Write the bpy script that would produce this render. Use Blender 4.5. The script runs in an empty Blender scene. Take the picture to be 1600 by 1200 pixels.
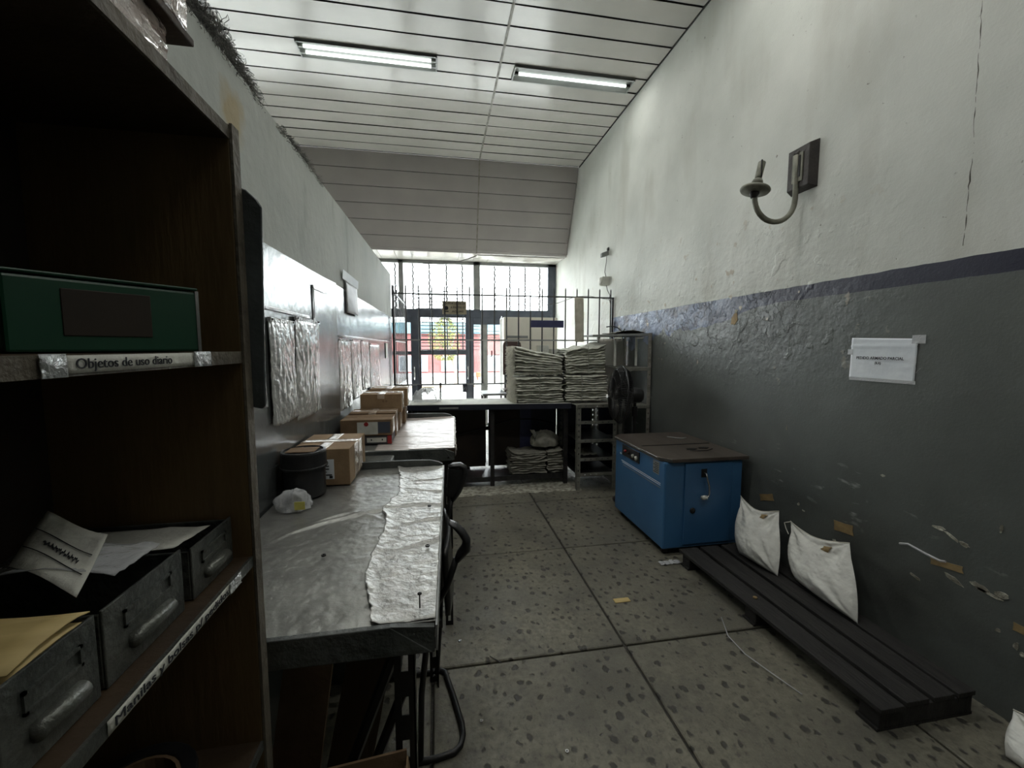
import bpy, math, random
from mathutils import Vector, Matrix, noise
random.seed(7)
R = math.radians
SC = bpy.context.scene
COL = SC.collection

# ------------------------------------------------------------------ camera, sky, exposure
cam_d = bpy.data.cameras.new('camera'); cam = bpy.data.objects.new('camera', cam_d); COL.objects.link(cam)
cam.location = (0, 0, 1.57); cam.rotation_euler = (R(90 - 5.01), 0, R(-10.0))
cam_d.sensor_width = 36; cam_d.lens = 14.625; cam_d.clip_start = 0.02; cam_d.clip_end = 300
SC.camera = cam
SKY_STRENGTH = 12.0
LAMP_POWER = 5.0
w = bpy.data.worlds.new('world'); SC.world = w; w.use_nodes = True
wn = w.node_tree.nodes; wl = w.node_tree.links
bg = wn['Background']; bg.inputs['Strength'].default_value = SKY_STRENGTH
tc = wn.new('ShaderNodeTexCoord'); sx = wn.new('ShaderNodeSeparateXYZ'); cr = wn.new('ShaderNodeValToRGB')
cr.color_ramp.elements[0].position = 0.45; cr.color_ramp.elements[0].color = (0.80, 0.82, 0.82, 1)
cr.color_ramp.elements[1].position = 0.75; cr.color_ramp.elements[1].color = (0.93, 0.97, 1.0, 1)
wl.new(tc.outputs['Generated'], sx.inputs[0])
mr = wn.new('ShaderNodeMapRange'); mr.inputs[1].default_value = -1; mr.inputs[2].default_value = 1
wl.new(sx.outputs[2], mr.inputs[0]); wl.new(mr.outputs[0], cr.inputs[0]); wl.new(cr.outputs[0], bg.inputs[0])
SC.view_settings.view_transform = 'Standard'; SC.view_settings.look = 'None'
SC.view_settings.exposure = 0.5; SC.view_settings.gamma = 1.0; SC.view_settings.use_curve_mapping = False

# ------------------------------------------------------------------ materials
def srgb(r, g, b):
    f = lambda c: (c / 255 / 12.92) if c / 255 <= 0.04045 else ((c / 255 + 0.055) / 1.055) ** 2.4
    return (f(r), f(g), f(b), 1)

def mat(name, c1, c2=None, scale=8.0, rough=0.7, metal=0.0, bump=0.0, bscale=60.0, emit=0.0, lo=0.35, hi=0.65,
        spec=0.5, stretch=None, detail=6, dist=0.02, coat=0.0):
    m = bpy.data.materials.new(name); m.use_nodes = True
    n, l = m.node_tree.nodes, m.node_tree.links
    p = n['Principled BSDF']
    p.inputs['Roughness'].default_value = rough; p.inputs['Metallic'].default_value = metal
    p.inputs['Specular IOR Level'].default_value = spec
    p.inputs['Coat Weight'].default_value = coat
    p.inputs['Base Color'].default_value = c1
    tc = n.new('ShaderNodeTexCoord'); mp = n.new('ShaderNodeMapping'); l.new(tc.outputs['Object'], mp.inputs[0])
    if stretch: mp.inputs['Scale'].default_value = stretch
    if c2:
        ns = n.new('ShaderNodeTexNoise'); ns.inputs['Scale'].default_value = scale; ns.inputs['Detail'].default_value = detail
        r = n.new('ShaderNodeValToRGB'); r.color_ramp.elements[0].position = lo; r.color_ramp.elements[1].position = hi
        r.color_ramp.elements[0].color = c1; r.color_ramp.elements[1].color = c2
        l.new(mp.outputs[0], ns.inputs[0]); l.new(ns.outputs[0], r.inputs[0]); l.new(r.outputs[0], p.inputs['Base Color'])
    if bump:
        nb = n.new('ShaderNodeTexNoise'); nb.inputs['Scale'].default_value = bscale; nb.inputs['Detail'].default_value = 5
        b = n.new('ShaderNodeBump'); b.inputs['Strength'].default_value = bump; b.inputs['Distance'].default_value = dist
        l.new(mp.outputs[0], nb.inputs[0]); l.new(nb.outputs[0], b.inputs['Height']); l.new(b.outputs[0], p.inputs['Normal'])
    if emit:
        p.inputs['Emission Color'].default_value = c1; p.inputs['Emission Strength'].default_value = emit
    return m

class NT:
    """small wrapper for hand-wired node trees"""
    def __init__(s, name):
        s.m = bpy.data.materials.new(name); s.m.use_nodes = True
        s.n, s.l = s.m.node_tree.nodes, s.m.node_tree.links
        s.p = s.n['Principled BSDF']
        s.tc = s.n.new('ShaderNodeTexCoord')
        s.xyz = s.n.new('ShaderNodeSeparateXYZ'); s.l.new(s.tc.outputs['Object'], s.xyz.inputs[0])
    def new(s, t, **k):
        x = s.n.new(t)
        for a, v in k.items():
            setattr(x, a, v)
        return x
    def noise(s, scale, detail=5, stretch=None, rough=0.5):
        x = s.new('ShaderNodeTexNoise'); x.inputs['Scale'].default_value = scale; x.inputs['Detail'].default_value = detail
        x.inputs['Roughness'].default_value = rough
        if stretch:
            mp = s.new('ShaderNodeMapping'); mp.inputs['Scale'].default_value = stretch
            s.l.new(s.tc.outputs['Object'], mp.inputs[0]); s.l.new(mp.outputs[0], x.inputs[0])
        else: s.l.new(s.tc.outputs['Object'], x.inputs[0])
        return x.outputs[0]
    def ramp(s, src, lo, hi, a=0.0, b=1.0):
        x = s.new('ShaderNodeMapRange', clamp=True); x.inputs[1].default_value = lo; x.inputs[2].default_value = hi
        x.inputs[3].default_value = a; x.inputs[4].default_value = b; s.l.new(src, x.inputs[0]); return x.outputs[0]
    def math(s, op, a, b=None):
        x = s.new('ShaderNodeMath', operation=op)
        for i, v in enumerate((a, b)):
            if v is None: continue
            if isinstance(v, (int, float)): x.inputs[i].default_value = v
            else: s.l.new(v, x.inputs[i])
        return x.outputs[0]
    def mix(s, f, a, b):
        x = s.new('ShaderNodeMix', data_type='RGBA')
        if isinstance(f, (int, float)): x.inputs[0].default_value = f
        else: s.l.new(f, x.inputs[0])
        for i, v in ((6, a), (7, b)):
            if isinstance(v, tuple): x.inputs[i].default_value = v
            else: s.l.new(v, x.inputs[i])
        return x.outputs[2]
    def bump(s, h, strength, dist, prev=None):
        b = s.new('ShaderNodeBump'); b.inputs['Strength'].default_value = strength; b.inputs['Distance'].default_value = dist
        s.l.new(h, b.inputs['Height'])
        if prev: s.l.new(prev, b.inputs['Normal'])
        return b.outputs[0]

def wall_right_mat():
    t = NT('painted_plaster'); Y, Z = t.xyz.outputs[1], t.xyz.outputs[2]
    wob = t.ramp(t.noise(9, 4), 0, 1, -0.006, 0.006)
    zz = t.math('ADD', Z, wob)
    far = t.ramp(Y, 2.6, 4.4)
    white = t.mix(t.ramp(t.noise(1.6, 6), .35, .7), srgb(188, 190, 183), srgb(208, 209, 202))
    # grime streaks, spots of dirt
    st = t.ramp(t.noise(2.2, 7, (1, 1.2, .35)), .54, .72)
    white = t.mix(t.math('MULTIPLY', st, 0.45), white, srgb(158, 156, 144))
    spots = t.math('MULTIPLY', t.ramp(t.noise(26, 3), .69, .74), t.ramp(t.noise(2.5, 2), .48, .6))
    white = t.mix(t.math('MULTIPLY', spots, .8), white, srgb(96, 88, 76))
    grey = t.mix(t.ramp(t.noise(2.4, 6), .3, .7), srgb(84, 88, 85), srgb(98, 102, 98))
    low = t.ramp(Z, 0.0, 1.5)
    scuffs = t.math('MULTIPLY', t.ramp(t.noise(14, 6, (1, .5, 1.6)), .63, .70), t.ramp(t.noise(1.9, 2), .5, .6))
    scuffs = t.math('MULTIPLY', scuffs, t.ramp(Z, .95, .75))
    grey = t.mix(t.math('MULTIPLY', t.ramp(t.noise(3.2, 6, (1, .6, 1)), .45, .65), t.ramp(Z, .75, .35)), grey, srgb(64, 66, 63))
    grey = t.mix(t.math('MULTIPLY', scuffs, .85), grey, srgb(150, 152, 148))
    navy = t.mix(t.math('MULTIPLY', far, t.ramp(t.noise(7, 5), .35, .6)), srgb(34, 35, 54), srgb(128, 143, 172))  # far end paled: light blue wear plus window sheen painted in
    band_lo = t.math('ADD', 1.885, t.math('MULTIPLY', far, t.ramp(t.noise(3, 5), .2, .8, -.42, -.06)))  # band reaches lower at the far end: sky reflection on the grey, painted
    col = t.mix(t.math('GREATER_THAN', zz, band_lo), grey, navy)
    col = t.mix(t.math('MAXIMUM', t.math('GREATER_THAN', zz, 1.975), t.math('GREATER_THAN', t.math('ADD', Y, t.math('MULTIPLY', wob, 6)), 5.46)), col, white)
    # flaked paint zone around the stripe
    zone = t.math('MULTIPLY', t.ramp(Y, 1.6, 2.6), t.math('MULTIPLY', t.ramp(Z, 1.25, 1.65), t.ramp(Z, 2.9, 2.1)))
    vor = t.new('ShaderNodeTexVoronoi', feature='DISTANCE_TO_EDGE'); vor.inputs['Scale'].default_value = 6
    nv = t.new('ShaderNodeTexNoise'); nv.inputs['Scale'].default_value = 7; nv.inputs['Detail'].default_value = 5
    t.l.new(t.tc.outputs['Object'], nv.inputs[0])
    va = t.new('ShaderNodeVectorMath', operation='ADD'); t.l.new(t.tc.outputs['Object'], va.inputs[0])
    vs = t.new('ShaderNodeVectorMath', operation='SCALE'); vs.inputs['Scale'].default_value = .5
    t.l.new(nv.outputs[1], vs.inputs[0]); t.l.new(vs.outputs[0], va.inputs[1]); t.l.new(va.outputs[0], vor.inputs[0])
    cz = t.math('MULTIPLY', t.math('MULTIPLY', t.ramp(Y, 2.3, 2.9), t.ramp(Y, 4.6, 3.9)), t.math('MULTIPLY', t.ramp(Z, 1.50, 1.70), t.ramp(Z, 2.0, 1.95)))
    cracks = t.math('MULTIPLY', t.ramp(vor.outputs[0], .03, .0), t.math('MULTIPLY', cz, t.ramp(t.noise(3.1, 3), .50, .56)))
    chips = t.math('MULTIPLY', t.ramp(t.noise(8, 6), .66, .69), zone)
    col = t.mix(t.math('MULTIPLY', cracks, .6), col, srgb(64, 64, 66))
    col = t.mix(chips, col, srgb(175, 165, 148))
    t.l.new(col, t.p.inputs['Base Color'])
    gl = t.math('GREATER_THAN', zz, 1.975)
    rg = t.math('ADD', t.math('MULTIPLY', gl, .3), t.ramp(t.noise(5, 4), .3, .7, .34, .5))
    t.l.new(rg, t.p.inputs['Roughness'])
    h = t.math('ADD', t.math('MULTIPLY', t.noise(16, 7), t.math('ADD', .10, t.math('MULTIPLY', zone, .8))),
               t.math('MULTIPLY', cracks, -1.0))
    h = t.math('ADD', h, t.math('MULTIPLY', t.noise(90, 3), .08))
    blister = t.math('MULTIPLY', t.math('MULTIPLY', t.ramp(t.noise(9, 5), .60, .68), t.math('ADD', .06, zone)), .35)
    h = t.math('ADD', h, blister)
    t.l.new(t.bump(h, .8, .014), t.p.inputs['Normal'])
    return t.m

def plaster_mat(name, a, b, dirt, rough=.75, tilt=None):
    t = NT(name)
    c = t.mix(t.ramp(t.noise(2.0, 6), .35, .7), a, b)
    st = t.math('MULTIPLY', t.ramp(t.noise(9, 6, (1, 1.0, .25)), .56, .68), t.ramp(t.noise(1.5, 2), .42, .6))
    c = t.mix(t.math('MULTIPLY', st, .6), c, dirt)
    if tilt:
        dy = t.math('MULTIPLY', t.math('SUBTRACT', t.xyz.outputs[1], tilt[0]), 1.15); dz = t.math('SUBTRACT', t.xyz.outputs[2], tilt[1])
        d = t.math('SQRT', t.math('ADD', t.math('MULTIPLY', dy, dy), t.math('MULTIPLY', dz, dz)))
        d = t.math('ADD', d, t.ramp(t.noise(14, 5), 0, 1, -.05, .05))
        c = t.mix(t.ramp(d, .10, .05, 0, .75), c, srgb(166, 146, 100))
    t.l.new(c, t.p.inputs['Base Color']); t.p.inputs['Roughness'].default_value = rough
    t.l.new(t.bump(t.noise(22, 6), .35, .01), t.p.inputs['Normal'])
    return t.m

def floor_mat():
    t = NT('pitted_concrete')
    c = t.mix(t.ramp(t.noise(1.7, 7), .3, .7), srgb(88, 87, 79), srgb(132, 129, 112))
    c = t.mix(t.ramp(t.noise(38, 5), .35, .7), c, srgb(94, 91, 80))
    c = t.mix(t.math('MULTIPLY', t.ramp(t.noise(150, 3), .5, .7), .35), c, srgb(128, 124, 108))
    v = t.new('ShaderNodeTexVoronoi', feature='F1', voronoi_dimensions='2D'); v.inputs['Scale'].default_value = 14.5; v.inputs['Randomness'].default_value = .85
    mp = t.new('ShaderNodeMapping'); mp.inputs['Scale'].default_value = (1, .8, 0)
    nw = t.new('ShaderNodeTexNoise'); nw.inputs['Scale'].default_value = 30; t.l.new(t.tc.outputs['Object'], nw.inputs[0])
    sc = t.new('ShaderNodeVectorMath', operation='SCALE'); sc.inputs['Scale'].default_value = .035; t.l.new(nw.outputs[1], sc.inputs[0])
    ad = t.new('ShaderNodeVectorMath', operation='ADD'); t.l.new(t.tc.outputs['Object'], ad.inputs[0]); t.l.new(sc.outputs[0], ad.inputs[1])
    t.l.new(ad.outputs[0], mp.inputs[0]); t.l.new(mp.outputs[0], v.inputs[0])
    sep = t.new('ShaderNodeSeparateColor'); t.l.new(v.outputs['Color'], sep.inputs[0])
    keep = t.math('GREATER_THAN', sep.outputs[0], t.ramp(t.noise(1.1, 2), .36, .64, .0, .35))
    size = t.ramp(sep.outputs[1], 0, 1, .07, .22)
    pit = t.math('MULTIPLY', t.ramp(t.math('SUBTRACT', v.outputs['Distance'], size), .05, -.05), keep)
    c = t.mix(t.math('MULTIPLY', t.ramp(t.noise(60, 4, (1, .6, 1)), .60, .68), .5), c, srgb(60, 58, 53))
    c = t.mix(t.math('MULTIPLY', t.ramp(t.noise(4, 6), .5, .75), .6), c, srgb(66, 65, 60))
    c = t.mix(t.math('MULTIPLY', pit, .8), c, srgb(42, 41, 39))
    t.l.new(c, t.p.inputs['Base Color'])
    t.l.new(t.ramp(t.noise(6, 5), .3, .7, .45, .75), t.p.inputs['Roughness'])
    h = t.math('ADD', t.math('MULTIPLY', t.noise(45, 6), .35), t.math('MULTIPLY', pit, -.5))
    t.l.new(t.bump(h, .6, .012), t.p.inputs['Normal'])
    return t.m

def glass_mat(name, tint=(1, 1, 1, 1), refl=.06):
    m = bpy.data.materials.new(name); m.use_nodes = True; n, l = m.node_tree.nodes, m.node_tree.links
    n.remove(n['Principled BSDF'])
    tr = n.new('ShaderNodeBsdfTransparent'); tr.inputs[0].default_value = tint
    gl = n.new('ShaderNodeBsdfGlossy'); gl.inputs['Roughness'].default_value = .02
    mx = n.new('ShaderNodeMixShader'); mx.inputs[0].default_value = refl
    l.new(tr.outputs[0], mx.inputs[1]); l.new(gl.outputs[0], mx.inputs[2]); l.new(mx.outputs[0], n['Material Output'].inputs[0])
    return m

def film_mat(name, col, cover=.45, rough=.15):
    """thin crinkled plastic: partly see-through, partly shiny"""
    m = bpy.data.materials.new(name); m.use_nodes = True; n, l = m.node_tree.nodes, m.node_tree.links
    p = n['Principled BSDF']; p.inputs['Base Color'].default_value = col; p.inputs['Roughness'].default_value = rough
    p.inputs['Coat Weight'].default_value = .6; p.inputs['Coat Roughness'].default_value = .08
    tr = n.new('ShaderNodeBsdfTransparent'); mx = n.new('ShaderNodeMixShader'); mx.inputs[0].default_value = cover
    l.new(tr.outputs[0], mx.inputs[1]); l.new(p.outputs[0], mx.inputs[2]); l.new(mx.outputs[0], n['Material Output'].inputs[0])
    nb = n.new('ShaderNodeTexNoise'); nb.inputs['Scale'].default_value = 40; nb.inputs['Detail'].default_value = 3; nb.inputs['Distortion'].default_value = 1.2
    b = n.new('ShaderNodeBump'); b.inputs['Strength'].default_value = .5; b.inputs['Distance'].default_value = .01
    t_ = n.new('ShaderNodeTexCoord'); l.new(t_.outputs['Object'], nb.inputs[0]); l.new(nb.outputs[0], b.inputs['Height']); l.new(b.outputs[0], p.inputs['Normal'])
    return m

M = {}
M['wall_right'] = wall_right_mat()
M['partition'] = plaster_mat('partition_plaster', srgb(168, 172, 166), srgb(184, 187, 180), srgb(120, 120, 110), tilt=(1.40, 2.245))
M['wall_plain'] = plaster_mat('plain_plaster', srgb(150, 152, 146), srgb(165, 166, 160), srgb(110, 108, 100))
M['floor'] = floor_mat()
M['joint'] = mat('joint_dirt', srgb(48, 46, 42), srgb(62, 60, 54), 30, .9, bump=.5)
M['galv'] = mat('galvanised_sheet', srgb(104, 108, 108), srgb(134, 138, 138), 3.5, .24, .6, bump=.12, bscale=7, spec=.5, dist=.03)
M['slat'] = mat('enamelled_slat', srgb(178, 175, 168), srgb(188, 185, 178), 1.5, .17, 0, bump=.08, bscale=2.2, dist=.03)
M['slat_dull'] = mat('dull_slat', srgb(160, 155, 153), srgb(168, 163, 160), 2, .5, bump=.05, bscale=5)
M['tbar'] = mat('grimy_tbar', srgb(120, 117, 108), srgb(150, 147, 138), 12, .5)
M['frame_grey'] = mat('grey_blue_frame_paint', srgb(62, 68, 80), srgb(76, 82, 94), 6, .45)
M['frame_light'] = mat('worn_frame_paint', srgb(120, 122, 122), srgb(140, 141, 139), 8, .5)
M['iron'] = mat('dark_iron', srgb(40, 40, 42), srgb(58, 56, 54), 25, .5, .4)
M['iron_navy'] = mat('navy_iron', srgb(30, 32, 46), srgb(44, 46, 60), 10, .5, .2)
M['black_steel'] = mat('black_steel', srgb(26, 26, 27), srgb(40, 39, 38), 20, .45, .3)
M['black_plastic'] = mat('black_plastic', srgb(24, 24, 25), srgb(34, 34, 35), 15, .38)
M['grey_angle'] = mat('grey_slotted_angle', srgb(112, 112, 104), srgb(134, 133, 124), 14, .5, .1, bump=.2, bscale=60)
M['wood_dark'] = mat('dark_shelf_wood', srgb(50, 37, 22), srgb(66, 50, 30), 6, .6, stretch=(1, 1, .15), bump=.1)
M['wood_edge'] = mat('worn_board_edge', srgb(76, 70, 59), srgb(104, 97, 84), 18, .6, bump=.3)
M['wood_side_lit'] = mat('lit_brown_side_board', srgb(86, 67, 38), srgb(102, 81, 48), 6, .6, stretch=(1, 1, .15), bump=.1)  # dark shelf wood lightened: light on the side panel put into the colour
M['card_grey'] = mat('weathered_grey_card', srgb(168, 162, 146), srgb(192, 187, 172), 10, .8, bump=.3)
M['hardboard'] = mat('dark_hardboard', srgb(38, 30, 22), srgb(48, 38, 28), 8, .7)
M['bracket'] = mat('dark_enamel_plate', srgb(88, 94, 95), srgb(66, 70, 70), 7, .35, .2, bump=.15)
M['bin_steel'] = mat('worn_bin_steel', srgb(70, 74, 72), srgb(104, 106, 100), 14, .38, .55, bump=.25)
M['blue'] = mat('blue_machine_paint', srgb(58, 105, 148), srgb(64, 112, 156), 4, .38, bump=.06, bscale=120)
M['blue_door'] = mat('blue_machine_door_paint', srgb(54, 100, 143), srgb(60, 107, 150), 4, .40, bump=.05, bscale=120)
M['top_steel'] = mat('dull_machine_top', srgb(88, 80, 74), srgb(106, 97, 90), 9, .35, .5, stretch=(1, .2, 1))
M['chrome'] = mat('bright_metal', srgb(190, 190, 190), srgb(160, 160, 160), 20, .25, .9)
M['card'] = mat('brown_cardboard', srgb(132, 108, 80), srgb(152, 127, 97), 12, .75, bump=.1)
M['card_dark'] = mat('dusty_cardboard', srgb(112, 90, 66), srgb(130, 106, 80), 9, .8, bump=.1)
M['tape'] = mat('shiny_parcel_tape', srgb(188, 170, 150), srgb(214, 200, 186), 22, .18, spec=.8, bump=.5, bscale=60, coat=.6)
M['white_paper'] = mat('white_paper', srgb(214, 220, 226), srgb(226, 230, 234), 7, .6, bump=.25, bscale=12, dist=.01)
M['paper_old'] = mat('greyed_paper', srgb(180, 180, 172), srgb(200, 200, 190), 9, .7, bump=.2)
M['ink'] = mat('black_ink', srgb(34, 36, 42), None, rough=.8)
M['tan_tape'] = mat('old_masking_tape', srgb(150, 128, 88), srgb(128, 108, 74), 30, .7)
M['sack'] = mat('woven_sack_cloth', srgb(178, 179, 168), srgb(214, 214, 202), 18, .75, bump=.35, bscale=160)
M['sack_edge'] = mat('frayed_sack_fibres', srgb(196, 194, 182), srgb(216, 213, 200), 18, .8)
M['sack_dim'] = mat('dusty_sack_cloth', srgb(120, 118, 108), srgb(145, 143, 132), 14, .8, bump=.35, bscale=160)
M['bag_white'] = mat('white_woven_bag', srgb(206, 206, 200), srgb(228, 228, 222), 10, .55, bump=.3, bscale=25)
M['crack'] = mat('crack_grey', srgb(96, 92, 84), srgb(70, 66, 60), 30, .9)  # rough grey of the crack line
M['string'] = mat('grey_twine', srgb(150, 150, 140), None, rough=.8)
M['pallet'] = mat('blackened_pallet_wood', srgb(28, 27, 26), srgb(42, 40, 38), 9, .75, stretch=(4, .4, 1), bump=.4, bscale=25)
M['green'] = mat('green_enamel_box', srgb(14, 62, 42), srgb(18, 70, 48), 5, .42)
M['white_tin'] = mat('white_tin', srgb(196, 196, 196), srgb(170, 172, 172), 8, .4)
M['tin_black'] = mat('black_tin', srgb(34, 34, 36), srgb(48, 48, 50), 10, .35, .3, bump=.1)
M['desk_steel'] = mat('dusty_desk_steel', srgb(128, 128, 124), srgb(150, 150, 145), 11, .33, .6, bump=.35, bscale=38, dist=.006)
M['desk_film'] = mat('wrinkled_desk_cover', srgb(158, 158, 154), srgb(184, 183, 178), 26, .30, .35, bump=.9, bscale=42, dist=.008)
M['desk_film_pink'] = mat('pinkish_desk_cover', srgb(176, 166, 160), srgb(200, 190, 184), 22, .32, .2, bump=.9, bscale=35, dist=.008, stretch=(.5, 1, 1))
M['desk_apron'] = mat('grey_green_apron', srgb(62, 66, 64), srgb(84, 87, 84), 9, .55, bump=.3, bscale=35)
M['sleeve'] = mat('crinkled_plastic_sleeve', srgb(150, 152, 150), srgb(182, 183, 180), 9, .16, spec=.7, bump=.5, bscale=30, coat=.5)
M['clear_tape'] = mat('glossy_clear_tape', srgb(160, 164, 165), srgb(185, 188, 188), 20, .12, .2, bump=.7, bscale=50, coat=.5)
M['foil'] = mat('plastic_wrapped_cardboard', srgb(150, 128, 118), srgb(172, 160, 152), 7, .15, spec=.8, bump=1.0, bscale=28, coat=.8, dist=.02)
M['cobweb'] = mat('dusty_cobweb', srgb(138, 138, 132), srgb(98, 98, 95), 20, .95)
M['rag'] = mat('dusty_dark_rag', srgb(86, 88, 86), srgb(62, 64, 62), 14, .95, bump=.6, bscale=50)
M['brown_plastic'] = mat('brown_plastic', srgb(84, 66, 60), srgb(96, 78, 70), 5, .5)
M['cabinet_white'] = mat('cream_cabinet_paint', srgb(222, 216, 202), srgb(234, 229, 216), 3, .45)
M['navy_sign'] = mat('navy_sign_paint', srgb(46, 50, 84), srgb(58, 62, 96), 12, .45)
M['tan_sign'] = mat('weathered_sign_board', srgb(150, 140, 118), srgb(168, 158, 134), 14, .7)
M['sconce'] = mat('dusty_brass', srgb(104, 104, 92), srgb(130, 129, 116), 16, .55, .2, bump=.15)
M['sconce_dark'] = mat('blackened_wood_plate', srgb(38, 34, 32), srgb(52, 46, 42), 12, .5, bump=.2)
M['fixture'] = mat('white_fixture_enamel', srgb(150, 153, 150), srgb(166, 169, 165), 4, .35)
M['tube_glow'] = mat('fluorescent_glass', (0.93, 1.0, 0.97, 1), None, rough=.4, emit=1.5)
M['red_label'] = mat('red_print', srgb(150, 40, 40), None, rough=.5)
M['dark_box'] = mat('dark_printed_card', srgb(56, 56, 60), srgb(70, 68, 70), 12, .6)
M['yellow_label'] = mat('yellow_label', srgb(206, 200, 110), srgb(190, 180, 90), 30, .6)
M['manila'] = mat('manila_paper', srgb(198, 176, 120), srgb(176, 154, 100), 8, .65, stretch=(1, 6, 1))
M['glass'] = glass_mat('window_glass', (.96, .98, .98, 1), .05)
M['acrylic'] = glass_mat('scratched_acrylic', (.82, .84, .85, 1), .18)
M['film'] = film_mat('clear_plastic_film', srgb(220, 222, 224), .5)
M['drape'] = film_mat('milky_plastic_sheeting', srgb(226, 222, 214), .85, .3)
M['street'] = mat('pale_asphalt', srgb(104, 103, 100), srgb(114, 112, 108), 1.2, .9)
M['sidewalk'] = mat('pale_sidewalk', srgb(190, 189, 184), srgb(204, 203, 198), 2, .9)
M['curb'] = mat('yellow_curb_paint', srgb(132, 100, 44), srgb(140, 108, 58), 4, .8)
M['red_wall'] = mat('red_facade_paint', srgb(118, 66, 64), srgb(126, 74, 72), 2, .7)
M['sky_blue'] = mat('light_blue_fascia', srgb(78, 112, 122), srgb(84, 118, 128), 2, .6)
M['house_white'] = mat('white_window_paint', srgb(150, 152, 154), srgb(160, 162, 164), 2, .6)
M['house_glass'] = mat('far_window_glass', srgb(96, 104, 110), srgb(118, 124, 128), 3, .4)
M['leaves'] = mat('yellow_green_leaves', srgb(84, 94, 50), srgb(122, 122, 62), 3, .6)
M['bark'] = mat('pale_bark', srgb(120, 110, 98), srgb(140, 130, 116), 8, .9)
M['orange'] = mat('orange_paint', srgb(150, 76, 44), None, rough=.5)
M['cable'] = mat('grey_cable', srgb(92, 88, 84), None, rough=.6)
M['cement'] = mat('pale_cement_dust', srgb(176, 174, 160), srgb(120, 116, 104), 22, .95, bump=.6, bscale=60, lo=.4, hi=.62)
M['pink_card'] = mat('pink_print', srgb(210, 170, 168), None, rough=.6)
M['lamp_white'] = mat('white_plastic_box', srgb(214, 214, 206), srgb(196, 196, 186), 20, .5)

# ------------------------------------------------------------------ mesh helpers
ORG = {}
def org_of(p):
    return ORG.get(p.name, Vector((0, 0, 0))) if p else None

def thing(name, label, cat, loc=(0, 0, 0), group=None, rz=0.0, local=False):
    o = bpy.data.objects.new(name, None); COL.objects.link(o); o.empty_display_size = .05
    o.location = loc; o.rotation_euler = (0, 0, rz)
    o['label'] = label; o['category'] = cat
    if group: o['group'] = group
    ORG[o.name] = Vector((0, 0, 0)) if local else Vector(loc)
    return o

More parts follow.
